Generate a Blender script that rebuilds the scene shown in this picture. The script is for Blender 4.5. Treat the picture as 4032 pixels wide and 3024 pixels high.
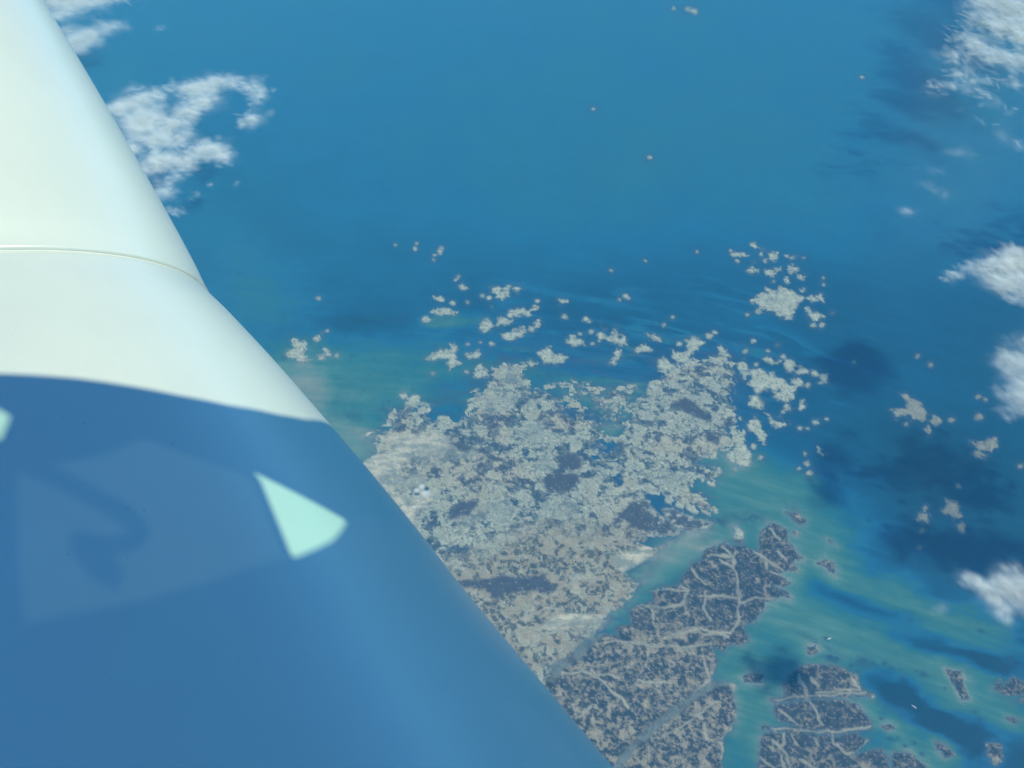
import bpy, bmesh, math, random
import numpy as np
from mathutils import Vector
from mathutils.bvhtree import BVHTree

for o in list(bpy.data.objects):
    bpy.data.objects.remove(o)
scene = bpy.context.scene
COL = scene.collection
R = math.radians

# ------------------------------------------------------------------ camera
CAM_H = 3000.0                       # metres above the sea
DEP = R(42.0)                        # looking down this far below the horizon
FPX = 3029.0                         # focal length in pixels of a 4032 wide frame
cam_data = bpy.data.cameras.new('camera')
cam_data.sensor_width = 36.0
cam_data.lens = 36.0 * FPX / 4032.0
cam_data.clip_start = 0.05
cam_data.clip_end = 400000.0
cam = bpy.data.objects.new('camera', cam_data)
COL.objects.link(cam)
cam.location = (0, 0, CAM_H)
cam.rotation_euler = (math.pi / 2 - DEP, 0, 0)
scene.camera = cam

# ------------------------------------------------------------------ world, sun, exposure
SUN_EL, SUN_AZ = R(49.0), R(98.0)   # azimuth clockwise from the view direction: behind us on the right
SUN = np.array([math.sin(SUN_AZ) * math.cos(SUN_EL), math.cos(SUN_AZ) * math.cos(SUN_EL), math.sin(SUN_EL)])
world = bpy.data.worlds.new('World')
scene.world = world
world.use_nodes = True
wn = world.node_tree
wn.nodes.clear()
w_out = wn.nodes.new('ShaderNodeOutputWorld')
w_bg = wn.nodes.new('ShaderNodeBackground')
w_sky = wn.nodes.new('ShaderNodeTexSky')
w_sky.sky_type = 'NISHITA'
w_sky.sun_disc = False
w_sky.sun_elevation = SUN_EL
w_sky.sun_rotation = 2 * math.pi - SUN_AZ
w_sky.altitude = 3000.0
w_sky.air_density = 1.0
w_sky.dust_density = 0.2
w_sky.ozone_density = 4.0
w_bg.inputs['Strength'].default_value = 0.14
w_tint = wn.nodes.new('ShaderNodeMix')
w_tint.data_type = 'RGBA'; w_tint.blend_type = 'MULTIPLY'
w_tint.inputs[0].default_value = 1.0
w_tint.inputs[7].default_value = (0.44, 0.94, 1.22, 1)     # the deep blue of the sky at this height
wn.links.new(w_sky.outputs['Color'], w_tint.inputs[6])
wn.links.new(w_tint.outputs[2], w_bg.inputs['Color'])
wn.links.new(w_bg.outputs['Background'], w_out.inputs['Surface'])

sun_data = bpy.data.lights.new('sun', 'SUN')
sun_data.energy = 3.0
sun_data.angle = R(0.53)
sun_data.color = (1.0, 0.98, 0.72)
sun = bpy.data.objects.new('sun', sun_data)
COL.objects.link(sun)
sun.rotation_euler = Vector(SUN).to_track_quat('Z', 'Y').to_euler()
sun.location = (0, -50, CAM_H + 50)

scene.view_settings.view_transform = 'Standard'
scene.view_settings.look = 'None'
scene.view_settings.exposure = 0.35
scene.view_settings.gamma = 1.0
scene.cycles.transparent_max_bounces = 128
scene.cycles.volume_bounces = 0
scene.cycles.max_bounces = 6
scene.cycles.use_denoising = True

# ------------------------------------------------------------------ geometry of the place
# "Sheet" coordinates are those of a 2212 x 1659 survey picture; every traced point is put on the
# ground (or at a cloud's height) before anything is built from it.
SC = 4032.0 / 2212.0
CD, SD = math.cos(DEP), math.sin(DEP)

def rays(mx, my):
    a = (np.asarray(mx, float) * SC - 2016.0) / FPX
    b = (1512.0 - np.asarray(my, float) * SC) / FPX
    return np.stack([a, b * SD + CD, b * CD - SD], -1)

def at(mx, my, h=0.0):
    v = rays(mx, my)
    t = (h - CAM_H) / v[..., 2]
    p = v * t[..., None]
    p[..., 2] += CAM_H
    return p

def sheet(x0, y0, w=1200.0):
    f = w / 2212.0 / SC
    def g(pts):
        return [(x0 / SC + p[0] * f, y0 / SC + p[1] * f) + tuple(q * f for q in p[2:]) for p in pts]
    return g
SA, SB, SCC = sheet(1000, 800), sheet(2200, 800), sheet(1300, 1400)
SDD, SE, SG = sheet(2200, 1400), sheet(1600, 2124), sheet(2832, 2124)
SH, SI, SJ = sheet(2832, 1300), sheet(2832, 500), sheet(2832, 0)
SK = sheet(2300, 1900, 1000.0)
SL = sheet(0, 0, 1300.0 * 2212 / 2157)

# ------------------------------------------------------------------ numpy noise
def _hash(ix, iy, seed):
    h = (ix * 374761393 + iy * 668265263 + seed * 974634777) & 0xFFFFFFFF
    h = ((h ^ (h >> 13)) * 1274126177) & 0xFFFFFFFF
    h = h ^ (h >> 16)
    return h.astype(np.float32) * np.float32(2 * math.pi / 4294967296.0)

def gnoise(x, y, seed):
    fx, fy = np.floor(x), np.floor(y)
    ix, iy = fx.astype(np.int64), fy.astype(np.int64)
    dx, dy = (x - fx).astype(np.float32), (y - fy).astype(np.float32)
    u = dx * dx * dx * (dx * (dx * 6 - 15) + 10)
    v = dy * dy * dy * (dy * (dy * 6 - 15) + 10)
    def c(ox, oy):
        a = _hash(ix + ox, iy + oy, seed)
        return np.cos(a) * (dx - ox) + np.sin(a) * (dy - oy)
    n0 = c(0, 0); n0 = n0 + u * (c(1, 0) - n0)
    n1 = c(0, 1); n1 = n1 + u * (c(1, 1) - n1)
    return (n0 + v * (n1 - n0)) * 1.5

def fbm(x, y, size, octaves=4, seed=0, gain=0.55, ridged=False):
    s, a, t = 0.0, 1.0, 0.0
    for k in range(octaves):
        n = gnoise(x * (2.03 ** k) / size + 13.7 * k, y * (2.03 ** k) / size - 7.1 * k, seed + k * 17)
        if ridged:
            n = 1.0 - 2.2 * np.abs(n)
        s = s + a * n; t += a; a *= gain
    return s / t

def worley(x, y, size, seed):
    """distance to nearest and second nearest cell centre, and a random number for the cell"""
    x, y = x / size, y / size
    fx, fy = np.floor(x).astype(np.int64), np.floor(y).astype(np.int64)
    f1 = np.full(x.shape, 9.0, np.float32); f2 = f1.copy(); cid_ = np.zeros(x.shape, np.float32)
    for oy in (-1, 0, 1):
        for ox in (-1, 0, 1):
            a = _hash(fx + ox, fy + oy, seed) / (2 * math.pi)
            b = _hash(fx + ox, fy + oy, seed + 99) / (2 * math.pi)
            d = np.hypot(fx + ox + a - x, fy + oy + b - y).astype(np.float32)
            near_ = d < f1
            f2 = np.where(near_, f1, np.minimum(f2, d))
            cid_ = np.where(near_, _hash(fx + ox, fy + oy, seed + 7) / (2 * math.pi), cid_)
            f1 = np.where(near_, d, f1)
    return f1, f2, cid_

def sstep(a, b, x):
    t = np.clip((x - a) / (b - a), 0, 1)
    return t * t * (3 - 2 * t)

# ------------------------------------------------------------------ the chart: a fan of samples
STEP = 2.4
UX = np.arange(-150, 2212 + 151, STEP)
VY = np.arange(-90, 1659 + 141, STEP)
MX, MY = np.meshgrid(UX, VY)
NV, NU = MX.shape
G = at(MX, MY)
WX, WY = G[..., 0], G[..., 1]

def poly_sd(pts, pad=40):
    """signed distance to a polygon (positive inside) on the window of the chart round it"""
    P = np.array([p[:2] for p in pts], float)
    x0, y0 = P.min(0) - pad; x1, y1 = P.max(0) + pad
    i0, i1 = np.searchsorted(UX, [x0, x1]); j0, j1 = np.searchsorted(VY, [y0, y1])
    if i1 <= i0 or j1 <= j0:
        return None
    sl = (slice(j0, j1), slice(i0, i1))
    X, Y = MX[sl], MY[sl]
    d2 = np.full(X.shape, 1e12); ins = np.zeros(X.shape, bool)
    Q = np.roll(P, -1, 0)
    for (ax, ay), (bx, by) in zip(P, Q):
        ex, ey = bx - ax, by - ay
        L = ex * ex + ey * ey + 1e-9
        t = np.clip(((X - ax) * ex + (Y - ay) * ey) / L, 0, 1)
        d2 = np.minimum(d2, (X - ax - t * ex) ** 2 + (Y - ay - t * ey) ** 2)
        if abs(ey) > 1e-9:
            ins ^= ((ay > Y) != (by > Y)) & (X < ex * (Y - ay) / ey + ax)
    d = np.sqrt(d2)
    return sl, np.where(ins, d, -d)

def line_d(pts, pad=30):
    P = np.array([p[:2] for p in pts], float)
    x0, y0 = P.min(0) - pad; x1, y1 = P.max(0) + pad
    i0, i1 = np.searchsorted(UX, [x0, x1]); j0, j1 = np.searchsorted(VY, [y0, y1])
    if i1 <= i0 or j1 <= j0:
        return None
    sl = (slice(j0, j1), slice(i0, i1))
    X, Y = MX[sl], MY[sl]
    X = X + 9 * wobc1[sl]; Y = Y + 6 * wobc2[sl]
    d2 = np.full(X.shape, 1e12)
    for (ax, ay), (bx, by) in zip(P[:-1], P[1:]):
        ex, ey = bx - ax, by - ay
        t = np.clip(((X - ax) * ex + (Y - ay) * ey) / (ex * ex + ey * ey + 1e-9), 0, 1)
        d2 = np.minimum(d2, (X - ax - t * ex) ** 2 + (Y - ay - t * ey) ** 2)
    return sl, np.sqrt(d2)

def dot(x, y, r):
    return [(x + 1.15 * r * math.cos(k * math.pi / 4 + x), y + 0.85 * r * math.sin(k * math.pi / 4 + x)) for k in range(8)]

# wobble applied to the chart when outlines are read, so traced corners become ragged coasts
warp_a = fbm(WX, WY, 70.0, 5, 3, 0.68)
warp_b = fbm(WX, WY, 260.0, 4, 5, 0.6)
n_big = fbm(WX, WY, 85.0, 4, 21, 0.6)
n_mid = fbm(WX, WY, 34.0, 4, 31, 0.62)
n_fin = fbm(WX, WY, 13.0, 3, 41, 0.7)
wobc1 = fbm(WX, WY, 75.0, 3, 12, 0.5); wobc2 = fbm(WX, WY, 75.0, 3, 14, 0.5)

# ------------------------------------------------------------------ islets traced one by one
ISLETS = [SA(p) for p in (
    [(275,960),(330,990),(380,1000),(385,1060),(350,1100),(420,1140),(400,1165),(340,1160),(300,1130),(230,1115),(230,1080),(290,1060),(270,1000)],
    [(430,970),(475,960),(490,985),(455,1005),(428,995)],
    [(510,1060),(545,1065),(550,1100),(495,1145),(465,1135),(470,1110),(510,1100)],
    [(1455,540),(1480,530),(1490,550),(1470,570),(1452,560)], [(1485,590),(1520,585),(1545,610),(1525,630),(1500,610)],
    [(1720,615),(1775,605),(1800,635),(1835,600),(1860,600),(1850,630),(1850,680),(1800,700),(1760,680),(1725,650)],
    [(1880,600),(1915,605),(1935,630),(1915,650),(1890,630)], [(1310,685),(1350,665),(1385,690),(1365,710),(1320,700)],
    [(1280,798),(1330,770),(1360,755),(1430,770),(1475,795),(1400,808),(1330,805)], [(1215,845),(1240,830),(1290,840),(1260,860),(1220,862)],
    [(1830,800),(1870,770),(1930,760),(1960,760),(1965,800),(1920,825),(1860,830)], [(1970,795),(2040,745),(2052,765),(1985,805)],
    [(1640,890),(1660,850),(1710,840),(1745,880),(1770,840),(1800,825),(1868,855),(1850,880),(1780,890),(1720,915),(1660,935),(1635,925)],
    [(1800,940),(1850,930),(1880,920),(1960,910),(1975,945),(1930,965),(1880,985),(1830,995),(1800,970)],
    [(2035,870),(2070,855),(2083,880),(2060,908),(2040,900)],
    [(1250,1130),(1310,1090),(1340,1050),(1380,1060),(1420,1075),(1435,1030),(1475,1030),(1480,1060),(1450,1090),(1465,1130),(1500,1160),(1450,1190),(1420,1205),(1410,1150),(1370,1130),(1300,1150)],
    [(1545,1105),(1600,1090),(1640,1065),(1660,1090),(1620,1130),(1560,1130)],
    [(1590,1230),(1610,1180),(1650,1170),(1690,1210),(1695,1250),(1640,1255),(1600,1250)],
    [(2075,1090),(2120,1060),(2160,1050),(2180,1090),(2212,1100),(2280,1120),(2250,1160),(2130,1165),(2090,1130)],
    [(1975,1150),(2010,1130),(2045,1160),(2020,1195),(1980,1180)])]
ISLETS += [SB(p) for p in (
    [(1250,340),(1265,355),(1310,350),(1345,360),(1368,385),(1330,390),(1290,392),(1255,380)], [(1400,300),(1425,300),(1445,320),(1430,340),(1410,325)],
    [(1455,365),(1475,345),(1495,365),(1480,388),(1458,385)], [(1515,360),(1550,360),(1583,370),(1580,405),(1555,415),(1530,390)],
    [(1650,385),(1690,388),(1725,385),(1710,405),(1660,405)], [(1370,485),(1405,460),(1455,480),(1450,500),(1400,510),(1370,500)],
    [(1490,490),(1540,478),(1610,470),(1608,495),(1570,520),(1530,530),(1500,520)], [(1670,470),(1700,450),(1740,470),(1735,500),(1690,505)],
    [(1725,525),(1755,510),(1785,530),(1760,550),(1730,545)], [(1630,560),(1650,542),(1675,560),(1660,585),(1632,582)],
    [(1390,705),(1440,680),(1490,655),(1520,650),(1505,620),(1560,632),(1610,612),(1670,630),(1720,660),(1780,682),(1770,700),(1740,715),(1720,760),(1690,800),(1695,835),(1650,842),(1600,815),(1550,785),(1500,770),(1460,770),(1435,800),(1430,770),(1450,745),(1420,725)],
    [(1798,684),(1830,660),(1880,675),(1910,665),(1920,710),(1900,695),(1870,700),(1840,715),(1806,700)], [(1755,625),(1800,620),(1790,635),(1760,638)],
    [(1795,755),(1830,780),(1880,800),(1920,825),(1880,835),(1855,860),(1825,835),(1800,790)],
    [(0,700),(60,712),(30,725),(5,722)], [(175,840),(205,835),(235,865),(190,860)], [(310,885),(345,905),(330,920)],
    [(45,1005),(80,960),(120,965),(180,990),(190,1025),(140,1038),(80,1030)],
    [(275,960),(310,940),(350,975),(390,970),(400,905),(440,935),(490,975),(490,1030),(440,1040),(400,1010),(340,990),(290,1005)],
    [(540,1065),(590,1050),(620,1025),(650,1040),(690,1060),(680,1075),(600,1085),(550,1095)], [(640,950),(680,948),(720,970),(735,1000),(690,990),(650,972)],
    [(920,990),(960,975),(1010,985),(1050,1015),(1000,1045),(980,1085),(945,1100),(930,1070),(918,1030)],
    [(725,1120),(760,1130),(790,1140),(830,1170),(860,1190),(810,1215),(750,1205),(725,1170)], [(830,1065),(870,1090),(930,1090),(960,1150),(900,1170),(840,1140),(815,1110)],
    [(1490,1110),(1520,1110),(1560,1140),(1605,1150),(1580,1170),(1520,1150),(1490,1130)],
    [(1650,1140),(1690,1140),(1730,1175),(1815,1225),(1800,1240),(1720,1235),(1660,1220),(1640,1190)], [(1890,1300),(1915,1240),(1955,1250),(1960,1290),(1920,1312)],
    [(1680,1280),(1740,1270),(1785,1300),(1780,1330),(1720,1320),(1690,1300)], [(1290,1150),(1340,1130),(1370,1180),(1380,1240),(1350,1270),(1320,1230)],
    [(1385,1210),(1450,1200),(1520,1240),(1570,1240),(1640,1290),(1720,1330),(1710,1380),(1700,1420),(1650,1435),(1570,1410),(1560,1370),(1600,1360),(1530,1340),(1480,1360),(1440,1380),(1420,1350),(1380,1320),(1400,1270)],
    [(1400,1400),(1440,1400),(1500,1440),(1490,1490),(1440,1490),(1390,1460)], [(1610,1500),(1650,1460),(1690,1490),(1640,1520),(1610,1540)],
    [(1750,1440),(1775,1440),(1780,1480),(1755,1490)], [(1500,1520),(1540,1530),(1560,1580),(1620,1580),(1680,1610),(1660,1630),(1600,1620),(1540,1590)],
    [(360,1385),(430,1360),(490,1395),(500,1440),(450,1470),(400,1450),(380,1410)], [(235,1430),(280,1420),(330,1470),(380,1480),(370,1510),(320,1490),(260,1460)],
    [(350,1160),(400,1140),(420,1060),(445,1070),(440,1130),(400,1170)],
    [(1135,1110),(1200,1105),(1215,1060),(1180,1035),(1165,1060),(1180,1085)])]
ISLETS += [SDD(p) for p in (
    [(1370,470),(1420,440),(1470,480),(1480,540),(1510,570),(1490,630),(1450,610),(1420,560),(1375,540)],
    [(1225,710),(1270,690),(1290,600),(1340,590),(1360,640),(1390,700),(1400,770),(1350,800),(1280,790),(1235,750)],
    [(1875,660),(1900,665),(1915,700),(1945,715),(1920,725),(1885,700)])]
ISLETS += [SCC(p) for p in ([(510,285),(545,270),(570,300),(620,285),(660,310),(660,340),(750,360),(740,375),(690,370),(640,360),(600,385),(560,370),(555,330)],)]
ISLETS += [SH(p) for p in (
    [(1320,475),(1360,468),(1420,510),(1460,540),(1500,600),(1510,640),(1480,650),(1440,640),(1400,650),(1390,620),(1330,620),(1290,645),(1260,620),(1250,580),(1300,575),(1350,560),(1360,530),(1330,500)],
    [(1530,650),(1560,620),(1610,660),(1580,690),(1540,680)], [(1500,720),(1520,705),(1540,730),(1520,748)],
    [(1835,805),(1870,820),(1900,815),(1930,830),(1960,790),(2010,785),(2020,850),(1980,870),(1940,860),(1900,880),(1950,910),(1940,930),(1860,915),(1845,890),(1870,860)],
    [(1615,1310),(1660,1260),(1640,1235),(1680,1240),(1730,1250),(1740,1300),(1750,1350),(1710,1370),(1660,1350),(1625,1330)], [(1710,1430),(1760,1390),(1790,1430),(1770,1465)],
    [(1440,1370),(1490,1320),(1520,1360),(1510,1395)])]
DOTS = SA([(490,942,10),(530,930,9),(1660,670,17),(1705,687,18),(1553,718,12),(1440,728,18),(1723,750,9),(470,692,12),(2013,910,22),(1645,1010,12),(1725,1020,20),(1550,1025,11),
           (1025,305,11),(1180,293,11),(1168,330,13),(1360,325,12),(1350,355,16),(1310,375,11),(1302,412,13),(600,1108,14),(1300,1240,13),(1545,1225,14)])
DOTS += SB([(1295,420,14),(1420,430,13),(1500,418,12),(1778,397,9),(1560,570,10),(1850,885,18),(1910,888,19),(1370,812,11),(1988,797,9),(1920,550,9),(1920,595,9),(628,420,10),(378,488,8),
            (505,690,15),(440,700,9),(825,830,12),(763,885,10),(1005,352,8),(45,825,19),(232,935,16),(155,950,15),(875,1025,20),(1090,965,21),(1130,938,11),(1520,1075,12),(1355,1075,17),
            (1437,1170,15),(1630,1115,15),(1860,1238,23),(1810,1320,17),(1410,998,13),(1590,1030,14),(2145,1155,11),(245,1018,12)])
DOTS += SDD([(1465,740,22),(1280,825,18),(1155,850,22),(1080,885,22),(1415,660,18),(1800,783,17),(1820,852,20),(1745,820,12),(1790,712,11),(1870,485,22),(1750,527,15),(1805,530,12),(1945,462,11),(2150,45,12)])
DOTS += SH([(1355,685,15),(1685,650,19),(1885,630,25),(1930,505,13),(1880,480,19),(1438,190,14),(1535,250,14),(980,232,11),(2190,985,17),(1740,1135,13),(1475,1455,17),(1455,1580,15),(1495,1290,11)])
DOTS += [(1282,236,4.0), (1403,340,4.5), (1862,167,3.6), (1487,21,7.0), (1500,24,7.5), (1455,19,3.5), (1155+6,645+6,4.2), (1352,640,6), (1215,651,5), (1267,690,5)]
HOLES = SB([(445,970,14), (1725,1200,16), (450,1415,13), (1135,1250,10), (1570,495,7)])

# ------------------------------------------------------------------ main land, drawn as zones
WEST = [(745,1010),(790,1003),(822,975),(795,940),(838,920),(848,893),(880,878),(920,882),(935,905),(1000,905),(1018,885),(1025,855),(1055,842),(1062,800),(1090,785),(1128,792),(1142,830),(1180,838),
        (1205,868),(1235,895),(1265,905),(1292,915),(1302,945),(1290,985),(1330,960),(1345,985),(1330,1030),(1350,1060),(1372,1085),(1410,1120),(1405,1160),(1385,1180),(1420,1172),(1455,1165),(1425,1205),(1372,1262),
        (1325,1335),(1268,1395),(1192,1466),(1140,1520),(900,1640),(560,1560),(430,1250),(520,1020)]
EAST = [(1330,960),(1365,890),(1375,860),(1410,845),(1405,825),(1470,795),(1520,780),(1570,772),(1590,790),(1592,835),(1575,850),(1590,880),(1592,915),(1575,930),(1600,935),(1592,955),(1560,975),(1530,985),(1510,1000),(1550,1015),
        (1540,1040),(1505,1030),(1490,1055),(1520,1075),(1550,1090),(1535,1112),(1490,1095),(1440,1075),(1400,1060),(1372,1085),(1340,1060),(1325,1020)]
MUDFLAT = [SDD(p) for p in ([(360,1250),(480,1120),(540,1030),(640,1070),(700,1130),(800,1200),(870,1290),(700,1315),(560,1260),(470,1210)], [(740,1115),(850,1130),(1000,1190),(1120,1210),(1050,1270),(930,1290),(850,1260)])]
MUDFLAT += [SE(p) for p in ([(360,300),(600,285),(850,270),(1000,245),(1060,370),(900,372),(720,385),(660,440),(560,360),(420,350)],)]
MUDFLAT += [SCC([(1530,900),(1640,860),(1800,850),(1830,930),(1700,1000),(1560,990)]), SCC([(1640,740),(1730,710),(1830,750),(1830,830),(1680,820)]), SCC([(900,640),(1000,640),(1120,690),(1250,760),(1180,770),(1100,700),(930,690)]),
            SDD([(400,640),(470,610),(470,730),(410,730)]), SDD([(820,330),(920,300),(1060,400),(1080,480),(960,420),(830,380)]), SB([(1440,1390),(1530,1350),(1560,1440),(1620,1470),(1560,1520),(1480,1480)]),
            SDD([(1080,560),(1150,600),(1160,650),(1080,620)]), SDD([(1170,500),(1240,460),(1290,500),(1230,525)]), SCC([(960,1060),(1100,1050),(1000,1150),(840,1200)])]
SANDY = [[(760,1000),(820,985),(860,950),(900,945),(965,950),(970,965),(900,975),(870,1000),(850,1040),(870,1075),(900,1080),(930,1060),(950,1075),(900,1110),(905,1170),(850,1170),(780,1100)],
         SCC([(700,960),(760,1000),(740,1060),(700,1100),(500,1010),(640,1040)]), SCC([(1200,930),(1300,940),(1240,980),(1200,960)]), SE([(1190,300),(1300,310),(1340,280),(1420,250),(1440,230),(1300,240),(1220,240)]),
         SDD([(400,1450),(560,1400),(860,1310),(700,1400),(600,1520),(460,1560),(390,1530)]), SE([(1100,560),(1350,540),(1450,560),(1380,620),(1000,640)])]
KISLE = SK([(1030,650),(1050,580),(1150,560),(1220,520),(1310,560),(1400,560),(1480,600),(1530,560),(1530,440),(1620,340),(1760,420),(1780,520),(1910,660),(1820,690),(1870,770),(1750,760),(1710,800),(1810,880),(1760,900),(1660,900),
            (1790,960),(1790,1000),(1700,1010),(1600,1050),(1560,1120),(1480,1200),(1370,1250),(1440,1380),(1380,1400),(1250,1420),(1230,1470),(1120,1450),(1180,1560),(1060,1680),(1000,1900),(700,2200),(0,2300),(-300,2300),(-260,1700),(20,1480),
            (280,1340),(290,1250),(400,1230),(390,1110),(470,1060),(600,1030),(590,960),(640,920),(820,880),(850,820),(920,730),(940,690),(1000,700)])
SOUTH = [(1150,1500),(1190,1450),(1300,1370),(1400,1370),(1520,1390),(1545,1420),(1540,1470),(1585,1480),(1590,1560),(1560,1600),(1560,1680),(1600,1820),(1150,1820),(1100,1600)]
ISLE_RT = SK([(1270,380),(1330,370),(1390,430),(1380,540),(1310,520)])
GISLES = [SG(p) for p in (
    [(450,1060),(500,990),(600,920),(740,905),(900,930),(990,980),(1020,1060),(1060,1110),(900,1140),(700,1145),(600,1150),(430,1160),(480,1130)],
    [(390,1250),(410,1200),(560,1180),(700,1150),(850,1160),(1000,1200),(1060,1260),(1105,1310),(1100,1360),(1000,1385),(850,1400),(600,1390),(400,1370),(560,1350),(430,1310)],
    [(290,1460),(340,1395),(600,1400),(850,1425),(1000,1410),(1080,1460),(1030,1520),(970,1560),(1090,1530),(1180,1520),(1230,1590),(1240,1659),(1260,1980),(250,1980),(280,1659)],
    [(1250,1540),(1400,1550),(1480,1620),(1530,1700),(1550,1980),(1250,1980)], [(160,985),(250,965),(325,980),(300,1040),(180,1045)], [(0,1150),(60,1150),(110,1200),(60,1260),(-20,1260)],
    [(1650,940),(1700,950),(1770,940),(1775,1000),(1790,1100),(1810,1150),(1760,1160),(1700,1060),(1665,990)], [(2000,1080),(2040,1020),(2060,1070),(2130,1000),(2190,1010),(2260,1060),(2260,1130),(2090,1140),(2030,1110)],
    [(710,170),(770,135),(830,190),(840,260),(770,210)], [(150,680),(210,690),(200,740),(120,720)], [(640,780),(690,775),(700,810),(660,825)], [(1940,1480),(2040,1490),(2060,1600),(2000,1640),(1950,1560)],
    [(1560,1460),(1640,1480),(1710,1560),(1640,1600),(1590,1540)], [(1180,1355),(1230,1340),(1270,1365),(1220,1380)], [(2090,1300),(2180,1310),(2150,1340)], [(2100,1165),(2212,1160),(2212,1185),(2120,1185)])]
GISLES += [SDD(p) for p in ([(1640,1140),(1720,1130),(1790,1190),(1800,1240),(1740,1230),(1690,1180)], [(1940,1320),(1980,1340),(2010,1385),(1960,1370)], [(1700,1280),(1740,1300),(1710,1310)])]
RIVERS = [(SE([(1560,520),(1480,600),(1380,700),(1290,790),(1210,860),(1100,930),(1060,1000)]), 10.0), (SE([(2400,1000),(2212,1060),(2050,1170),(1900,1280),(1780,1370),(1690,1470),(1600,1560),(1540,1640),(1480,1720)]), 9.0)]
ESTUARY = SDD([(1180,1190),(1120,1270),(900,1310),(780,1400),(620,1500),(480,1570),(560,1640),(700,1690),(780,1620),(860,1540),(950,1480),(1050,1400),(1130,1350),(1240,1340),(1280,1270)])
CREEKS = [SK(p) for p in ([(1320,600),(1305,760),(1340,900),(1352,1000),(1350,1200),(1270,1300),(1050,1330)], [(1080,640),(1290,640),(1320,640)], [(1170,680),(1300,730)], [(920,750),(1050,880)], [(1480,600),(1560,660),(1740,770)], [(1580,680),(1595,740)],
          [(1000,990),(1180,995),(1345,1000)], [(1350,1050),(1500,1000),(1740,1015)], [(480,1070),(700,1090),(860,1060),(905,940),(850,900)], [(600,1090),(610,1220),(650,1340)], [(1050,950),(1040,1100),(1110,1200)], [(650,920),(780,940),(900,945)],
          [(1690,600),(1760,680)], [(1620,400),(1700,500)], [(1680,900),(1720,920)], [(700,1350),(1000,1270),(1250,1340)], [(1200,560),(1280,620)], [(1620,780),(1720,800)])]
CREEKS += [SG(p) for p in ([(570,990),(630,1100),(640,1140)], [(960,990),(1010,1080)], [(670,1010),(715,1065)], [(700,1110),(900,1095),(1010,1090)], [(430,1165),(620,1135),(820,1125),(1060,1115)], [(650,1150),(690,1230),(745,1350)],
          [(430,1240),(560,1345)], [(390,1365),(600,1385),(850,1395),(1100,1365)], [(1000,1200),(1050,1250)], [(470,1410),(470,1480),(430,1500)], [(520,1420),(560,1490)], [(390,1460),(480,1560),(520,1659)], [(440,1560),(470,1659)],
          [(290,1590),(400,1659)], [(820,1420),(830,1490)], [(850,1480),(930,1550),(1000,1550),(1080,1460)], [(700,1440),(730,1500)], [(590,1600),(700,1659)], [(980,1560),(1030,1510)])]
CREEKS += [SE(p) for p in ([(1060,980),(1280,960),(1550,995)], [(1330,940),(1450,1060),(1620,1220)], [(1380,760),(1500,740),(1800,770),(2050,790),(2212,750)], [(1700,1020),(1920,1050)], [(2212,1180),(2100,1290),(1980,1370),(1870,1430)],
          [(2050,1270),(2140,1290)], [(860,680),(1000,640),(1200,590),(1400,590)], [(830,740),(950,700),(1150,650)], [(2150,860),(2210,1000),(2100,1100)], [(1240,1300),(1330,1220)], [(2160,1340),(2180,1450)], [(870,820),(940,740)])]

# ------------------------------------------------------------------ height of the land above the sea (chart pixels)
HGT = np.full(MX.shape, -60.0)
def raise_poly(pts, amp, grow=0.0, fine=0.3):
    r = poly_sd(pts)
    if r is None:
        return
    sl, d = r
    HGT[sl] = np.maximum(HGT[sl], d + grow + amp * (warp_a[sl] * 1.5 + 0.5 * warp_b[sl] + 0.75 * n_mid[sl] + fine * n_fin[sl]))

Z = {}
def zone(name, polys, soft, amp, grow=0.0):
    f = Z.get(name, np.zeros(MX.shape))
    for p in polys:
        r = poly_sd(p, 60)
        if r is None:
            continue
        sl, d = r
        f[sl] = np.maximum(f[sl], sstep(-soft, soft, d + grow + amp * (warp_b[sl] + warp_a[sl])))
    Z[name] = f

for p in ISLETS:
    raise_poly(p, 8.0, 0.8, 0.75)
for x, y, r in DOTS:
    raise_poly(dot(x, y, r), 4.0, 0.5, 0.6)
wpx, wpy = WX + 45 * warp_a + 40 * warp_b, WY + 45 * fbm(WX, WY, 80.0, 4, 8, 0.62)
pf1, pf2, pid = worley(wpx, wpy, 62.0, 301)            # limestone plates
sf1, sf2, sid = worley(wpx * 1.0 + 9 * warp_a, wpy, 21.0, 311)   # the lumps they break into
pedge, sedge = pf2 - pf1, sf2 - sf1
plate_h = 0.9 * (pid - 0.42) + 0.5 * sstep(0.0, 0.25, pedge) - 0.3 + 0.35 * (sid - 0.5)
for pts_ in (WEST, EAST):
    r_ = poly_sd(pts_, 60)
    sl, d = r_
    HGT[sl] = np.maximum(HGT[sl], d - 2 + 26 * np.clip(plate_h[sl], -0.6, 0.5) + 10 * warp_b[sl])
raise_poly(KISLE, 7.5, 0, 0.9); raise_poly(SOUTH, 7.0)
for p in MUDFLAT[:2]:
    raise_poly(p, 9.0, 3.0)
raise_poly(ISLE_RT, 3.0)
for p in GISLES:
    raise_poly(p, 6.5, 0, 0.9)
for x, y, r in HOLES:
    sl, d = poly_sd(dot(x, y, r))
    HGT[sl] = np.minimum(HGT[sl], -d + 1.5 * warp_a[sl])
sl, d = poly_sd(ESTUARY)
est = np.zeros(MX.shape); est[sl] = sstep(-14, 10, d + 8 * warp_b[sl])
HGT[sl] = np.minimum(HGT[sl], -d + 4 * warp_a[sl])
river = np.zeros(MX.shape)
for pts, w in RIVERS:
    sl, d = line_d(pts, 40)
    river[sl] = np.maximum(river[sl], 1 - sstep(0.45, 1.5, d / w + 0.35 * warp_a[sl]))
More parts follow.
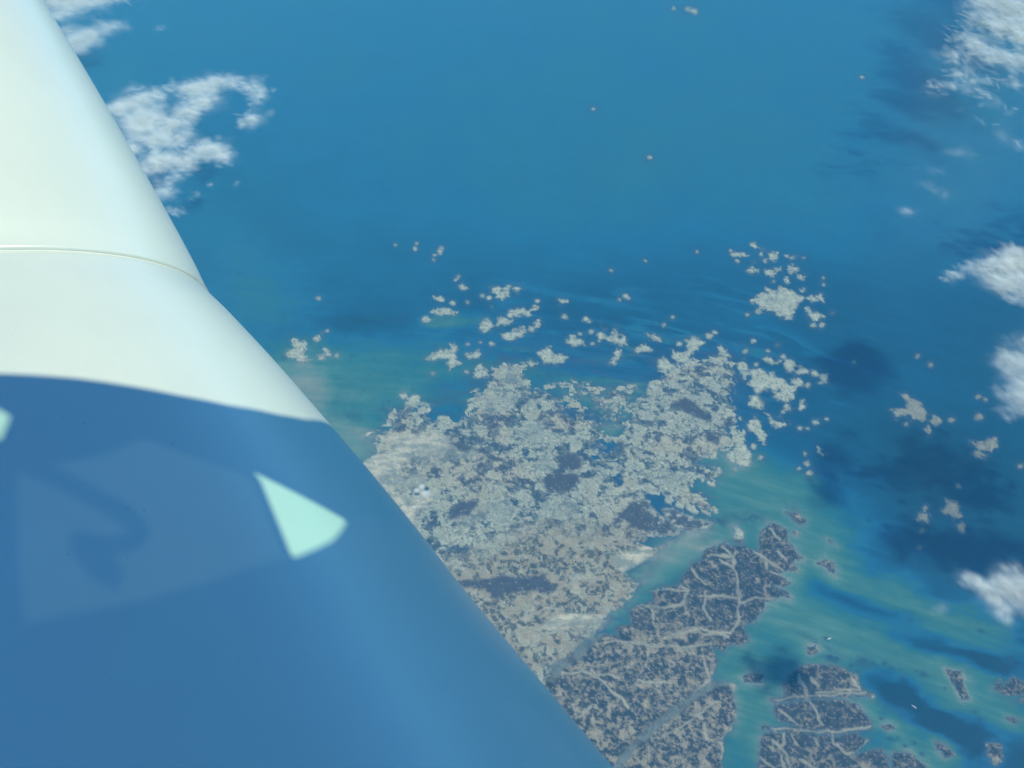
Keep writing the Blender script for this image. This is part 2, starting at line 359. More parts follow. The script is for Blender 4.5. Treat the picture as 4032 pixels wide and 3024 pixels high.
MIDFLAT = [(1170,838),(1230,820),(1330,835),(1410,830),(1400,880),(1370,910),(1345,970),(1300,1010),(1265,930),(1215,880)]
sl, d = poly_sd(MIDFLAT, 60)
HGT[sl] = np.maximum(HGT[sl], np.minimum(d, 6) - 9 + 26 * np.clip(plate_h[sl], -0.6, 0.5) + 8 * warp_b[sl])
NORTHFLAT = [(830,880),(900,850),(1000,830),(1040,770),(1120,735),(1250,740),(1330,790),(1420,760),(1520,740),(1600,750),(1640,830),(1620,900),(1480,900),(1350,930),(1100,930),(900,930)]
# inner lagoons and wandering channels of the west and east lobes
zone('lobes', [WEST, EAST, MIDFLAT], 12, 6); zone('west', [WEST], 14, 6); zone('east', [EAST], 14, 6)
zone('mud', MUDFLAT, 5, 9); zone('sandy', SANDY, 10, 14)
zone('mangrove', [KISLE] + [g for g in GISLES], 4, 2, 16); zone('south', [SOUTH], 10, 6)
zone('southwest', [[(1330,1150),(1460,1160),(1380,1260),(1300,1340),(1170,1460),(900,1480),(930,1250),(1050,1180),(1180,1130)]], 30, 25)
for pts in (SG([(380,1170),(620,1142),(820,1130),(1060,1118),(1110,1135)]), SG([(330,1368),(600,1390),(850,1398),(1100,1368)])):
    sl, d = line_d(pts)
    HGT[sl] = np.maximum(HGT[sl], 5.0 - d + 4 * warp_a[sl] + 2 * n_mid[sl])
creek = np.zeros(MX.shape)
for k, pts in enumerate(CREEKS):
    r = line_d(pts)
    if r is not None:
        sl, d = r
        creek[sl] = np.maximum(creek[sl], (1 - sstep(0.8, 4.6, d + 3.2 * warp_a[sl] + 1.5 * n_fin[sl])) * (0.80 + 0.5 * warp_b[sl]))

# ------------------------------------------------------------------ colours of land and sea bed (albedo)
def mix(a, b, t):
    return a + (np.asarray(b) - a) * t[..., None]
def C3(*c):
    return np.broadcast_to(np.array(c, float), MX.shape + (3,)).copy()

PALE, SAND, TAN = (0.53, 0.52, 0.385), (0.74, 0.64, 0.46), (0.46, 0.38, 0.275)
DARK, MUD, GREY = (0.045, 0.066, 0.10), (0.09, 0.10, 0.14), (0.32, 0.335, 0.29)
n_rdg = fbm(WX, WY, 75.0, 3, 51, 0.5, True)
n_rd2 = fbm(WX + 25 * n_mid, WY, 38.0, 3, 61, 0.55, True)
n_wid = fbm(WX, WY, 420.0, 3, 71)

land = C3(*PALE)
land = mix(land, GREY, sstep(-0.1, 0.5, n_mid + 0.5 * n_fin) * 0.7)
land = mix(land, DARK, sstep(0.34, 0.62, n_fin + 0.5 * n_mid) * 0.55)
# lobes: limestone plates, some pale and some drowned, with wet cracks between them
BLUEMUD, PLAINC = (0.065, 0.10, 0.15), (0.27, 0.29, 0.27)
rim = sstep(0.05, 0.16, pedge) * (1 - sstep(0.16, 0.42, pedge))
pl_on = sstep(-0.09, 0.14, 0.55 * (pid - 0.42) + 0.16 * (sid - 0.5) + 0.75 * n_big + 0.45 * n_mid + 0.22 * n_fin + 0.14 * Z['west'] * sstep(960, 1100, MY) + 0.10 * Z['east'])
lump = sstep(0.03, 0.14, sedge + 0.05 * n_fin)
tone = 0.5 + 0.5 * rim + 0.22 * (sid - 0.5) + 0.5 * n_wid
pc = mix(C3(*GREY), PALE, np.clip(tone + 0.5 * n_fin, 0, 1))
pc = mix(pc, TAN, sstep(-0.15, 0.35, n_wid + 0.4 * n_big) * 0.5)
lob = mix(C3(*BLUEMUD), MUD, sstep(-0.2, 0.4, n_wid))
lob = mix(lob, GREY, sstep(0.45, 0.8, sid) * lump * 0.45)
lob = mix(lob, pc, pl_on * (0.35 + 0.65 * sstep(0.0, 0.14, pedge + 0.10 * n_fin)) * (0.80 + 0.20 * lump))
lob = mix(lob, DARK, sstep(0.34, 0.56, n_fin - 0.3 * n_mid) * 0.28)
lob = mix(lob, DARK, sstep(0.72, 0.88, n_rdg + 0.15 * n_fin) * sstep(-0.2, 0.3, n_big) * 0.6)
lob = mix(lob, SAND, sstep(0.70, 0.9, n_rd2 + 0.2 * n_wid) * 0.30)
land = mix(land, lob, Z['lobes'])
for x, y, rx, ry, c in SCC([(1330,150,105,85,0),(1090,295,62,58,0),(1165,375,62,48,0),(1300,330,75,70,0),(745,450,78,42,0),(1690,1100,140,85,0),(1240,1130,120,95,0),(1570,810,85,50,0),(2010,640,55,40,0),(1800,765,42,36,0),(1480,560,150,90,0),(1200,250,60,30,0)]):
    X_, Y_ = (MX - x) / rx + 0.7 * wobc1 + 0.4 * warp_a, (MY - y) / ry + 0.7 * wobc2 + 0.5 * warp_b
    rr_ = np.sqrt(X_ * X_ + Y_ * Y_)
    land = mix(land, DARK, sstep(0.95, 1.02, rr_) * (1 - sstep(1.05, 1.14, rr_)) * 0.4 * sstep(-0.2, 0.2, n_mid))
    land = mix(land, np.where(rr_[..., None] > 0.78, PALE, GREY) * (1 + 0.12 * n_fin[..., None]), (1 - sstep(0.88, 1.0, rr_)) * (0.55 - 0.35 * sstep(0.0, 0.4, n_mid + 0.4 * n_fin)))
# south-west: tan ground with knots of dark scrub between pale paths
kf1, kf2, kid = worley(WX + 40 * warp_a, WY + 40 * wobc1, 30.0, 321)
knot = sstep(0.05, 0.22, kf2 - kf1 + 0.15 * n_fin) * sstep(0.28, 0.52, kid + 0.8 * n_big + 0.5 * n_wid + 0.3 * n_fin)
sw = mix(C3(*TAN) * 0.88, PALE, sstep(-0.1, 0.35, n_big) * 0.55)
sw = mix(sw, GREY, sstep(-0.1, 0.3, n_mid) * 0.5)
sw = mix(sw, DARK, knot * 0.85)
sw = mix(sw, SAND, sstep(0.6, 0.85, n_rd2) * 0.30)
land = mix(land, sw, Z['southwest'] * 0.95)
# sandy west
streakw = fbm(WX * 0.35 + 0.25 * WY, WY, 34.0, 4, 81, 0.55)
sa = mix(C3(*GREY), SAND, sstep(-0.25, 0.35, streakw + 0.3 * n_mid))
sa = mix(sa, MUD, sstep(0.25, 0.55, n_big + 0.3 * n_fin) * 0.4)
land = mix(land, sa, Z['sandy'] * 0.92)
zone('plain', [SCC([(560,720),(680,660),(860,640),(1000,660),(1080,720),(960,760),(800,780),(640,790)]), SCC([(360,880),(480,840),(640,850),(720,900),(680,960),(480,980),(380,950)]), SCC([(880,1200),(1060,1090),(1180,1060),(1140,1180),(1000,1260)])], 9, 8)
land = mix(land, PLAINC, Z['plain'] * (0.6 - 0.5 * sstep(-0.1, 0.4, n_mid + 0.4 * n_fin)))
zone('spit', [SCC([(60,520),(300,545),(600,560),(690,552),(780,580),(865,612),(800,642),(640,660),(480,640),(300,625)]), SCC([(250,800),(400,700),(540,640),(560,680),(480,790),(380,860),(300,880)])], 7, 8)
land = mix(land, (0.62, 0.55, 0.41), Z['spit'] * (0.30 + 0.60 * sstep(-0.25, 0.3, streakw + 0.6 * n_mid)))
# mud flats with pale specks
mu = mix(C3(*MUD), PALE, sstep(0.28, 0.52, n_fin + 0.25 * n_mid) * 0.55)
land = mix(land, mu, Z['mud'])
# mangrove islands with sandy creeks
mg = mix(C3(*DARK), MUD, sstep(-0.3, 0.3, n_mid) * 0.7)
mg = mix(mg, TAN, sstep(0.2, 0.5, n_fin + 0.7 * n_mid) * 0.5)
mf1, mf2, mid_ = worley(WX + 26 * warp_a, WY * 1.2 + 40 * wobc2, 92.0, 331)
mg = mix(mg, TAN, (1 - sstep(0.02, 0.13, mf2 - mf1 + 0.10 * n_mid + 0.05 * n_fin)) * sstep(-0.1, 0.45, n_wid + 0.7 * n_big + 0.3 * warp_a) * 0.55)
mg = mix(mg, TAN, sstep(0.22, 0.5, n_big + 0.5 * n_mid + 0.3 * n_wid) * 0.6)
mg = mix(mg, TAN, sstep(0.62, 0.85, n_rd2 + 0.1 * n_wid) * 0.5)
so = mix(mg, TAN, (1 - knot) * sstep(-0.25, 0.2, n_mid + 0.5 * n_fin) * 0.75)
so = mix(so, SAND, sstep(0.55, 0.8, n_big + 0.4 * n_mid) * 0.5)
land = mix(land, mg, Z['mangrove'])
land = mix(land, so, np.maximum(Z['south'], Z['mangrove'] * sstep(1290, 1420, MY) * sstep(1640, 1560, MX) * 0.8))
land = mix(land, (0.47, 0.43, 0.33), creek * np.clip(Z['mangrove'] + Z['south'] + Z['southwest'], 0, 1) * 0.9)
land = mix(land, (0.13, 0.14, 0.15), river * 0.85)
land = mix(land, (0.22, 0.26, 0.25), river * sstep(0.15, 0.5, n_rd2) * 0.6)
land = mix(land, (0.22, 0.33, 0.31), est)
# a quarry with a pond in the sandy west
for x, y, r, c in ((912, 1052, 7, (0.75, 0.73, 0.62)), (919, 1066, 10, (0.72, 0.70, 0.6)), (900, 1060, 6, (0.7, 0.68, 0.58)), (922, 1056, 6, (0.03, 0.10, 0.16))):
    land = mix(land, c, np.exp(-(((MX - x) / r) ** 2 + ((MY - y) / (r * 0.8)) ** 2) ** 2))
isl = 1 - np.clip(Z['lobes'] + Z['mangrove'] + Z['south'] + Z['southwest'] + Z['sandy'], 0, 1)
land = mix(land, (0.68, 0.65, 0.49), isl * sstep(2.0, 6.0, HGT) * sstep(0.0, 0.35, n_mid - 0.2 * n_fin) * 0.65)
land = mix(land, (0.12, 0.17, 0.21), isl * sstep(0.05, 0.40, n_fin * 0.9 - n_mid * 0.5) * 0.8)
land = mix(land, (0.12, 0.18, 0.22), (1 - sstep(0.0, 4.5, HGT + 2.5 * n_fin)) * 0.7)
land = mix(land, (0.20, 0.17, 0.16), isl * sstep(1860, 1960, MX) * 0.55)  # far-right islets: dull brown, with cloud shade put into the colour
land *= (1 + 0.10 * n_fin)[..., None]

# ---- the water: q = 0 deep .. 1 awash
q = 0.175 + 0.035 * fbm(MX, MY * 1.6, 260, 3, 91) - 0.055 * sstep(450, 640, MY) + 0.045 * fbm(WX, WY * 0.7, 900, 4, 95, 0.6) + 0.055 * np.exp(-((MY - 300) / 190) ** 2 - ((MX - 1500) / 480) ** 2) - 0.05 * np.exp(-((MY - 420) / 150) ** 2 - ((MX - 560) / 220) ** 2) - 0.06 * sstep(1500, 1950, MX) * sstep(520, 700, MY) + 0.02 * sstep(300, 0, MY)
ang = np.interp(UX, [0, 800, 1200, 1600, 2212], [0.02, 0.03, 0.12, 0.30, 0.36])
gx = np.concatenate([[0], np.cumsum((ang[1:] + ang[:-1]) / 2 * STEP)])
wv = MY - gx[None, :]
st1 = fbm(MX / 9.0, wv, 15.0, 4, 101, 0.6)
st2 = fbm(MX / 6.0, wv, 42.0, 3, 111, 0.6)
st3 = fbm(MX / 8.0, wv + 10 * warp_b, 34.0, 3, 131, 0.5, True)
wob1 = fbm(MX, MY * 2, 130, 4, 141, 0.6); wob2 = fbm(MX, MY * 2, 110, 4, 151, 0.6)
def blob(x, y, rx, ry, amp, tilt=0.0):
    c, s = math.cos(tilt), math.sin(tilt)
    X, Y = MX - x + 0.45 * rx * wob1, MY - y + 0.45 * ry * wob2
    return amp * np.exp(-(((X * c + Y * s) / rx) ** 2 + ((-X * s + Y * c) / ry) ** 2))
shoal = 0
for b in ((560, 640, 110, 95, .13), (520, 560, 60, 60, .05), (640, 800, 90, 60, .30), (760, 830, 200, 60, .34), (730, 890, 90, 40, .42), (760, 960, 80, 40, .55), (660, 880, 30, 60, .5, 0.2), (900, 800, 180, 70, .12), (980, 690, 60, 12, .40), (950, 700, 30, 9, .35),
          (1060, 870, 60, 25, .22), (1280, 850, 170, 20, .34, .22), (1250, 815, 140, 10, .20, .16), (1330, 890, 90, 16, .40, .30), (1310, 930, 22, 22, .5), (1335, 925, 16, 14, .45), (1370, 835, 26, 18, .22), (1280, 650, 160, 8, .10, .2), (1300, 775, 160, 7, .12, .2),
          (1560, 985, 60, 22, .50, .5), (1640, 1010, 150, 26, .30, .25), (1620, 1070, 150, 40, .40, .3), (1720, 1090, 170, 50, .26, .3), (1490, 1170, 110, 40, .45, -.4), (1560, 1130, 60, 40, .25), (1620, 1130, 90, 40, .35, .5), (1770, 1180, 110, 45, .38, .5),
          (1720, 1230, 60, 60, .45), (1850, 1270, 220, 40, .42, .32), (2000, 1330, 220, 40, .40, .33), (1730, 1340, 120, 50, .42, .3), (1870, 1400, 230, 45, .48, .33), (2060, 1480, 160, 40, .45, .5), (1660, 1430, 120, 60, .42), (1620, 1560, 60, 110, .40), (1640, 1500, 50, 30, .3), (1900, 1540, 150, 24, .40, .45),
          (2000, 1620, 140, 30, .36, .5), (1440, 1205, 80, 26, .22, -.45), (1390, 1255, 40, 24, .26, -.5), (1340, 1300, 34, 26, .28, -.6), (1270, 1370, 50, 16, .25, -.7), (1300, 1340, 40, 20, .2, -.7), (2130, 1560, 60, 30, .2), (1740, 1600, 60, 60, .2), (1950, 1650, 120, 40, .3),
          (1100, 330, 500, 130, .03), (1500, 60, 400, 90, .03)):
    shoal = shoal + blob(*b)
deep = 0
for b in ((1350, 640, 330, 60, .07), (1500, 740, 240, 60, .08, .2), (1120, 690, 90, 70, .06), (1700, 880, 90, 70, .07, .3), (1960, 950, 120, 60, .10, .3), (1980, 1130, 90, 90, .12), (2120, 1000, 160, 160, .08), (1800, 1280, 90, 22, .40, .35), (1890, 1315, 110, 18, .42, .30), (1760, 1255, 30, 40, .25),
          (1530, 1118, 40, 16, .36), (1940, 1490, 60, 30, .34, .3), (2010, 1560, 110, 40, .36, .55), (2110, 1600, 120, 40, .30, .5), (1845, 1470, 30, 26, .15), (2060, 1400, 110, 18, .34, .35), (2150, 1440, 70, 20, .28, .4), (1960, 1380, 60, 10, .2, .3), (800, 700, 160, 26, .14), (770, 690, 110, 16, .06)):
    deep = deep + blob(*b)
shoal = 0.46 * np.tanh(shoal / 0.46)
q = q + shoal * (1.0 + 0.45 * st1 + 0.35 * st2) - deep * 0.58 * (1 + 0.7 * st1 + 0.4 * st2) + 0.035 * st1 * sstep(480, 680, MY) + (0.10 * st1 + 0.30 * sstep(0.45, 0.8, st3) * sstep(-0.25, 0.2, st2)) * np.exp(-((MX - 1330) / 420) ** 2 - ((MY - 800) / 150) ** 2)
# the bed rises a little to each shore
sl, d = line_d([(1580,1140),(1500,1175),(1440,1215),(1385,1270),(1330,1335),(1270,1395),(1190,1460),(1120,1520)], 60)
q[sl] += 0.26 * (1 - sstep(22, 62, d + 14 * warp_b[sl] + 10 * st1[sl])) * sstep(1620, 1480, MX[sl]) + 0.05 * (1 - sstep(5, 45, d + 12 * warp_b[sl] + 10 * st1[sl])) * sstep(1460, 1340, MX[sl])
near = np.exp(np.clip(HGT, -60, 0) / 7.0)
q = q + near * np.clip(shoal * 1.3, 0, .3) + 0.22 * np.exp(np.clip(HGT, -90, 0) / 16.0) * sstep(1420, 1520, MX) * sstep(1120, 1260, MY) * (1 + 0.6 * st1)
# flats of the far west shore, awash
fl = poly_sd([(600,790),(650,785),(700,800),(712,840),(700,900),(860,945),(880,960),(830,985),(800,1010),(700,1000),(560,850)], 60)
q[fl[0]] += sstep(-22, 12, fl[1] + 14 * warp_b[fl[0]] + 6 * warp_a[fl[0]]) * 0.26
q = np.clip(q, 0.0, 1.0)

RAMP_Q = [0.0, 0.08, 0.18, 0.32, 0.50, 0.68, 0.85, 1.0]
RAMP_C = np.array([(0.004, 0.060, 0.125), (0.006, 0.090, 0.185), (0.012, 0.145, 0.272), (0.030, 0.175, 0.208), (0.068, 0.218, 0.205), (0.13, 0.265, 0.232), (0.24, 0.30, 0.255), (0.36, 0.39, 0.32)])
sea = np.stack([np.interp(q, RAMP_Q, RAMP_C[:, k]) for k in range(3)], -1)
# weed, reef heads and the dark skirts of the islets
weed = np.exp(np.clip(HGT + 1, -60, 0) / 5.0) * (0.35 + 0.35 * sstep(900, 1500, MX + 0.2 * MY)) * sstep(0.65, 0.35, shoal + 0.2)
for x, y, rx, ry, tl, a in ((1765, 1020, 50, 14, .35, .8), (1735, 1005, 26, 10, .35, .7), (1750, 1035, 22, 7, .5, .8), (1710, 1100, 22, 14, .5, .5), (1795, 1075, 16, 5, .5, .3), (1770, 1390, 40, 6, .5, .6), (1800, 1425, 32, 9, .1, .6), (1860, 1430, 34, 13, .25, .6),
                            (1925, 1440, 20, 6, .4, .5), (1995, 1457, 14, 8, .4, .7), (1950, 1425, 40, 18, .3, .15), (1910, 1520, 70, 20, .5, .35), (1860, 1545, 14, 7, .2, .7), (900, 690, 120, 16, 0.0, .35), (690, 665, 14, 6, 0, .4), (628, 677, 16, 6, 0, .35), (700, 640, 40, 20, 0, .12), (615, 770, 10, 8, 0, .6),
                            (620, 715, 30, 22, 0, .5), (640, 745, 40, 22, 0, .4), (510, 588, 16, 7, 0, .5), (850, 530, 12, 5, -.4, .25), (900, 530, 6, 5, 0, .3), (945, 545, 12, 18, .4, .25), (1660, 545, 70, 50, 0, .22), (1550, 1130, 34, 16, -.2, .8), (1620, 1120, 36, 14, .1, .7), (1230, 750, 90, 40, 0, .2),
                            (1180, 810, 70, 18, .1, .35), (1340, 760, 40, 26, 0, .35), (1260, 840, 60, 10, .2, .3), (1120, 770, 80, 16, 0, .3), (1030, 745, 60, 12, 0, .35), (760, 900, 70, 12, .1, .35), (730, 870, 30, 8, 0, .3), (1405, 345, 14, 6, 0, .35), (850, 365, 16, 3, 0, .25), (840, 412, 14, 3, 0, .2), (1490, 22, 34, 9, 0, .3), (1520, 1160, 30, 20, 0.3, .3)):
    weed = np.maximum(weed, blob(x, y, rx, ry, a, tl) * sstep(-0.35, 0.25, n_big + n_mid * 0.6 + 0.12 + st1 * 0.5))
for x, y, r in SG([(1200,900,20),(1240,940,16),(1150,920,13),(1480,990,24),(1430,960,12),(800,850,34),(850,860,24),(1050,880,34),(1100,890,20),(1230,1080,14),(1180,1300,16),(1260,1370,18),(1240,1450,22),(1290,1450,20),(1350,1500,18),(1500,1200,14),(1560,1260,18),(1640,1080,12),
                   (1860,1250,18),(1890,1310,16),(2100,860,24),(2060,930,28),(2110,910,16),(1390,590,14),(1880,600,12),(1900,665,18),(780,720,18),(960,920,24),(1000,960,18),(1330,1010,16),(1600,1330,20),(1540,1380,20),(2150,900,26),(1420,1480,16),(1300,1560,26),(1470,1560,20),(1760,1540,20)]):
    weed = np.maximum(weed, blob(x, y, r * 1.35, r * 0.8, 0.85, 0.35) * sstep(-0.4, 0.2, n_mid + 0.5 * n_fin + 0.1))
specks = np.exp(-((MX - 1330) / 480) ** 2 - ((MY - 740) / 130) ** 2) + np.exp(-((MX - 1650) / 110) ** 2 - ((MY - 560) / 50) ** 2) + 0.9 * np.exp(-((MX - 720) / 180) ** 2 - ((MY - 690) / 80) ** 2) + 0.7 * np.exp(-((MX - 880) / 150) ** 2 - ((MY - 880) / 50) ** 2)
weed = np.maximum(weed, np.clip(specks, 0, 1) * sstep(0.22, 0.5, n_mid + 0.6 * n_big) * 0.65)
sea = mix(sea, (0.02, 0.058, 0.14), np.clip(weed, 0, 0.9))
flats = np.zeros(MX.shape)
for pts_ in (WEST, EAST):
    sl, d = poly_sd(pts_, 70)
    flats[sl] = np.maximum(flats[sl], sstep(-26, -2, d + 20 * warp_b[sl] + 8 * st1[sl]))
sl, d = poly_sd(NORTHFLAT, 70)
flats[sl] = np.maximum(flats[sl], sstep(-30, 30, d + 24 * warp_b[sl] + 20 * st1[sl]) * 0.8)
sea = mix(sea, np.where((n_wid + 0.3 * st1)[..., None] > 0.0, (0.055, 0.085, 0.165), (0.03, 0.09, 0.20)), flats * 0.75 * (1 - np.clip(shoal * 1.6, 0, 0.75)) * sstep(-0.35, 0.15, 0.6 * n_big + st1 + 0.4 * n_mid))
sea = mix(sea, (0.15, 0.21, 0.23), np.exp(np.clip(HGT, -60, 0) / 2.4) * 0.6)
net = fbm(WX, WY * 1.4, 120.0, 3, 121, 0.5, True)
sea = mix(sea, (0.016, 0.115, 0.17), blob(830, 690, 110, 22, 0.6) * sstep(0.45, 0.8, net))
sea *= (1 + 0.05 * n_fin + 0.04 * st1)[..., None]
# towards the chart's border everything settles to open water
edge = np.minimum(np.minimum(MX - UX[0], UX[-1] - MX), np.minimum(MY - VY[0], VY[-1] - MY))
fade = sstep(0, 90, edge)
OPEN = (0.012, 0.142, 0.268)
sea = OPEN + (sea - OPEN) * fade[..., None]
HGT = np.where(fade < 0.35, -60.0, HGT)
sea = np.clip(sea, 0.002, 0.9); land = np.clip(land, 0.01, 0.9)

# ------------------------------------------------------------------ materials
def new_mat(name):
    m = bpy.data.materials.new(name)
    m.use_nodes = True
    nt = m.node_tree
    return m, nt, nt.nodes['Principled BSDF']

def attr_mat(name, rough, spec, sizes, amount, bump=0.0):
    m, nt, p = new_mat(name)
    a = nt.nodes.new('ShaderNodeAttribute'); a.attribute_name = 'albedo'
    g = nt.nodes.new('ShaderNodeNewGeometry')
    src = a.outputs['Color']
    for k, s in enumerate(sizes):
        t = nt.nodes.new('ShaderNodeTexNoise')
        t.inputs['Scale'].default_value = 1.0 / s
        t.inputs['Detail'].default_value = 5.0
        t.inputs['Roughness'].default_value = 0.62
        nt.links.new(g.outputs['Position'], t.inputs['Vector'])
        r = nt.nodes.new('ShaderNodeMapRange')
        r.inputs['From Min'].default_value = 0.3; r.inputs['From Max'].default_value = 0.7
        r.inputs['To Min'].default_value = 1 - amount; r.inputs['To Max'].default_value = 1 + amount
        nt.links.new(t.outputs['Fac'], r.inputs['Value'])
        mm = nt.nodes.new('ShaderNodeMix'); mm.data_type = 'RGBA'; mm.blend_type = 'MULTIPLY'
        mm.inputs[0].default_value = 1.0
        nt.links.new(src, mm.inputs[6]); nt.links.new(r.outputs['Result'], mm.inputs[7])
        src = mm.outputs[2]
    nt.links.new(src, p.inputs['Base Color'])
    p.inputs['Roughness'].default_value = rough
    p.inputs['Specular IOR Level'].default_value = spec
    return m
M_SEA = attr_mat('sea_water', 0.35, 0.25, (60.0, 400.0), 0.05)
M_LAND = attr_mat('island_ground', 0.95, 0.05, (9.0, 45.0), 0.15)

def mesh_obj(name, verts, faces, mats, colors=None, smooth=False, parent=None):
    me = bpy.data.meshes.new(name)
    verts = np.asarray(verts, np.float32).reshape(-1, 3)
    faces = np.asarray(faces, np.int32)
    k = faces.shape[1]
    me.vertices.add(len(verts)); me.vertices.foreach_set('co', verts.ravel())
    me.loops.add(faces.size); me.loops.foreach_set('vertex_index', faces.ravel())
    me.polygons.add(len(faces))
    me.polygons.foreach_set('loop_start', np.arange(0, faces.size, k, dtype=np.int32))
    me.polygons.foreach_set('use_smooth', np.full(len(faces), smooth))
    me.update(calc_edges=True)
    if colors is not None:
        at_ = me.attributes.new('albedo', 'FLOAT_COLOR', 'POINT')
        at_.data.foreach_set('color', np.concatenate([colors, np.ones((len(colors), 1))], 1).astype(np.float32).ravel())
    for m in (mats if isinstance(mats, (list, tuple)) else [mats]):
        me.materials.append(m)
    o = bpy.data.objects.new(name, me)
    COL.objects.link(o)
    if parent is not None:
        o.parent = parent
    return o

def tag(o, label=None, cat=None, group=None, kind=None):
    for k, v in (('label', label), ('category', cat), ('group', group), ('kind', kind)):
        if v:
            o[k] = v
    return o

# ------------------------------------------------------------------ the sea: fine chart sheet over a wide coarse sheet
idx = np.arange(NV * NU).reshape(NV, NU)
quad = np.stack([idx[:-1, :-1], idx[1:, :-1], idx[1:, 1:], idx[:-1, 1:]], -1).reshape(-1, 4)
hq = HGT.ravel()[quad]
LANDZ = np.where(HGT > 0, 0.35 + np.minimum(HGT, 12) * 0.12, HGT * 0.35)
veg = np.clip(n_fin + 0.5 * n_mid + 0.1, 0, 1)
LANDZ = np.where(HGT > 0.6, LANDZ + 1.5 * veg * (1 - Z['sandy'] * 0.8) * sstep(0, 4, HGT) * (1 - river), LANDZ)
keep = hq.min(1) < 2.5
sv = np.stack([WX.ravel(), WY.ravel(), np.zeros(WX.size)], -1)
used = np.zeros(len(sv), bool); used[quad[keep].ravel()] = True
rm = np.cumsum(used) - 1
FAR = 150000.0
vs = np.concatenate([sv[used], [(-FAR, -FAR, -3), (FAR, -FAR, -3), (FAR, FAR, -3), (-FAR, FAR, -3)]])
n0 = int(used.sum())
fs = np.concatenate([rm[quad[keep]], [(n0, n0 + 1, n0 + 2, n0 + 3)]])
sea_o = mesh_obj('sea', vs, fs, M_SEA, np.concatenate([sea.reshape(-1, 3)[used], np.tile(OPEN, (4, 1))]))
tag(sea_o, 'clear blue and turquoise sea with pale shoals and dark weed', kind='structure')

# ------------------------------------------------------------------ islands: each one a mesh of its own
pos = HGT > 0
comp = np.full(pos.size, -1, np.int32)
flat = pos.ravel()
todo = np.flatnonzero(flat)
nbr = (-1, 1, -NU, NU, -NU - 1, -NU + 1, NU - 1, NU + 1)
cid = 0
fl_list = flat.tolist(); comp_l = comp.tolist()
for s0 in todo.tolist():
    if comp_l[s0] >= 0:
        continue
    comp_l[s0] = cid
    stack = [s0]
    while stack:
        c = stack.pop()
        for dlt in nbr:
            e = c + dlt
            if 0 <= e < len(fl_list) and fl_list[e] and comp_l[e] < 0:
                comp_l[e] = cid; stack.append(e)
    cid += 1
comp = np.array(comp_l, np.int32)
csize = np.bincount(comp[comp >= 0], minlength=cid)
qc = comp[quad]
qid = qc.max(1)
lq = qid >= 0
order = np.argsort(qid[lq], kind='stable')
lquads, lids = quad[lq][order], qid[lq][order]
starts = np.searchsorted(lids, np.arange(cid + 1))
lv = np.stack([WX.ravel(), WY.ravel(), LANDZ.ravel()], -1)
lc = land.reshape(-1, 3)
rank = np.argsort(-csize)
made = []
for c in rank[:290]:
    if csize[c] < 5:
        break
    f = lquads[starts[c]:starts[c + 1]]
    u, inv = np.unique(f, return_inverse=True)
    m = MX.ravel()[u].mean(), MY.ravel()[u].mean()
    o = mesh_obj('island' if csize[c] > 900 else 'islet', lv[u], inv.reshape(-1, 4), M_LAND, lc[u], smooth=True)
    tag(o, kind='structure')
    made.append((o, csize[c], m))
ISLE_LABELS = [((1100, 1273), 'main island of pale limestone plates, sand and dark mangrove flats'), ((1798, 1627), 'dark mangrove islands joined by pale sand bars at the bottom right'),
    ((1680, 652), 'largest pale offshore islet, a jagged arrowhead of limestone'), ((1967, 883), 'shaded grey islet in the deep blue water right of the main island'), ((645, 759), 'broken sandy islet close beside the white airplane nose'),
    ((963, 770), 'star shaped sandy islet north west of the main island'), ((1337, 859), 'ring shaped pale islet with a dark pond, between the two lobes'), ((1714, 791), 'long pale islet with a dark pond, off the north east shore')]
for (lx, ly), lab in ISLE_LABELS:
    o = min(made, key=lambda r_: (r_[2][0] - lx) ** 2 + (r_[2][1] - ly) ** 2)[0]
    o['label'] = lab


# ------------------------------------------------------------------ the aeroplane: its nose, seen from the flight deck
def cam_pt(v):
    x, y, z = v
    return np.array([x, y * SD + z * CD, y * CD - z * SD])
def cam_to_world(P):
    return np.stack([P[..., 0], P[..., 1] * SD + P[..., 2] * CD, P[..., 1] * CD - P[..., 2] * SD + CAM_H], -1)

PROFILE = [(-2.7, 1.80), (-2.2, 1.6415), (-1.8, 1.4879), (-1.5, 1.3695), (-1.2, 1.252), (-1.0, 1.1812), (-0.8, 1.1057), (-0.6, 1.0256), (-0.45, 0.9645), (-0.3, 0.9011), (-0.2, 0.8556), (-0.1, 0.8089), (0.0, 0.7600),
           (0.1, 0.7434), (0.2, 0.7259), (0.4, 0.6866), (0.6, 0.6454), (0.8, 0.6024), (1.0, 0.5572), (1.3, 0.4812), (1.6, 0.3983), (2.0, 0.272), (2.2, 0.195), (2.32, 0.13), (2.38, 0.07)]
AX_O = np.array([-1.7325, 0.0929, 2.4111])
AX_A = np.array([-0.32754, 0.93802, 0.11328]); AX_B = np.array([0.9441, 0.32966, 0.0]); AX_C = np.array([0.03734, -0.10695, 0.99356])
def catmull(tt, knots):
    kt = np.array([k[0] for k in knots]); kr = np.array([k[1] for k in knots])
    m = np.gradient(kr, kt)
    i = np.clip(np.searchsorted(kt, tt) - 1, 0, len(kt) - 2)
    h = kt[i + 1] - kt[i]; s = (tt - kt[i]) / h
    return (2*s**3 - 3*s**2 + 1)*kr[i] + (s**3 - 2*s**2 + s)*h*m[i] + (-2*s**3 + 3*s**2)*kr[i+1] + (s**3 - s**2)*h*m[i+1]
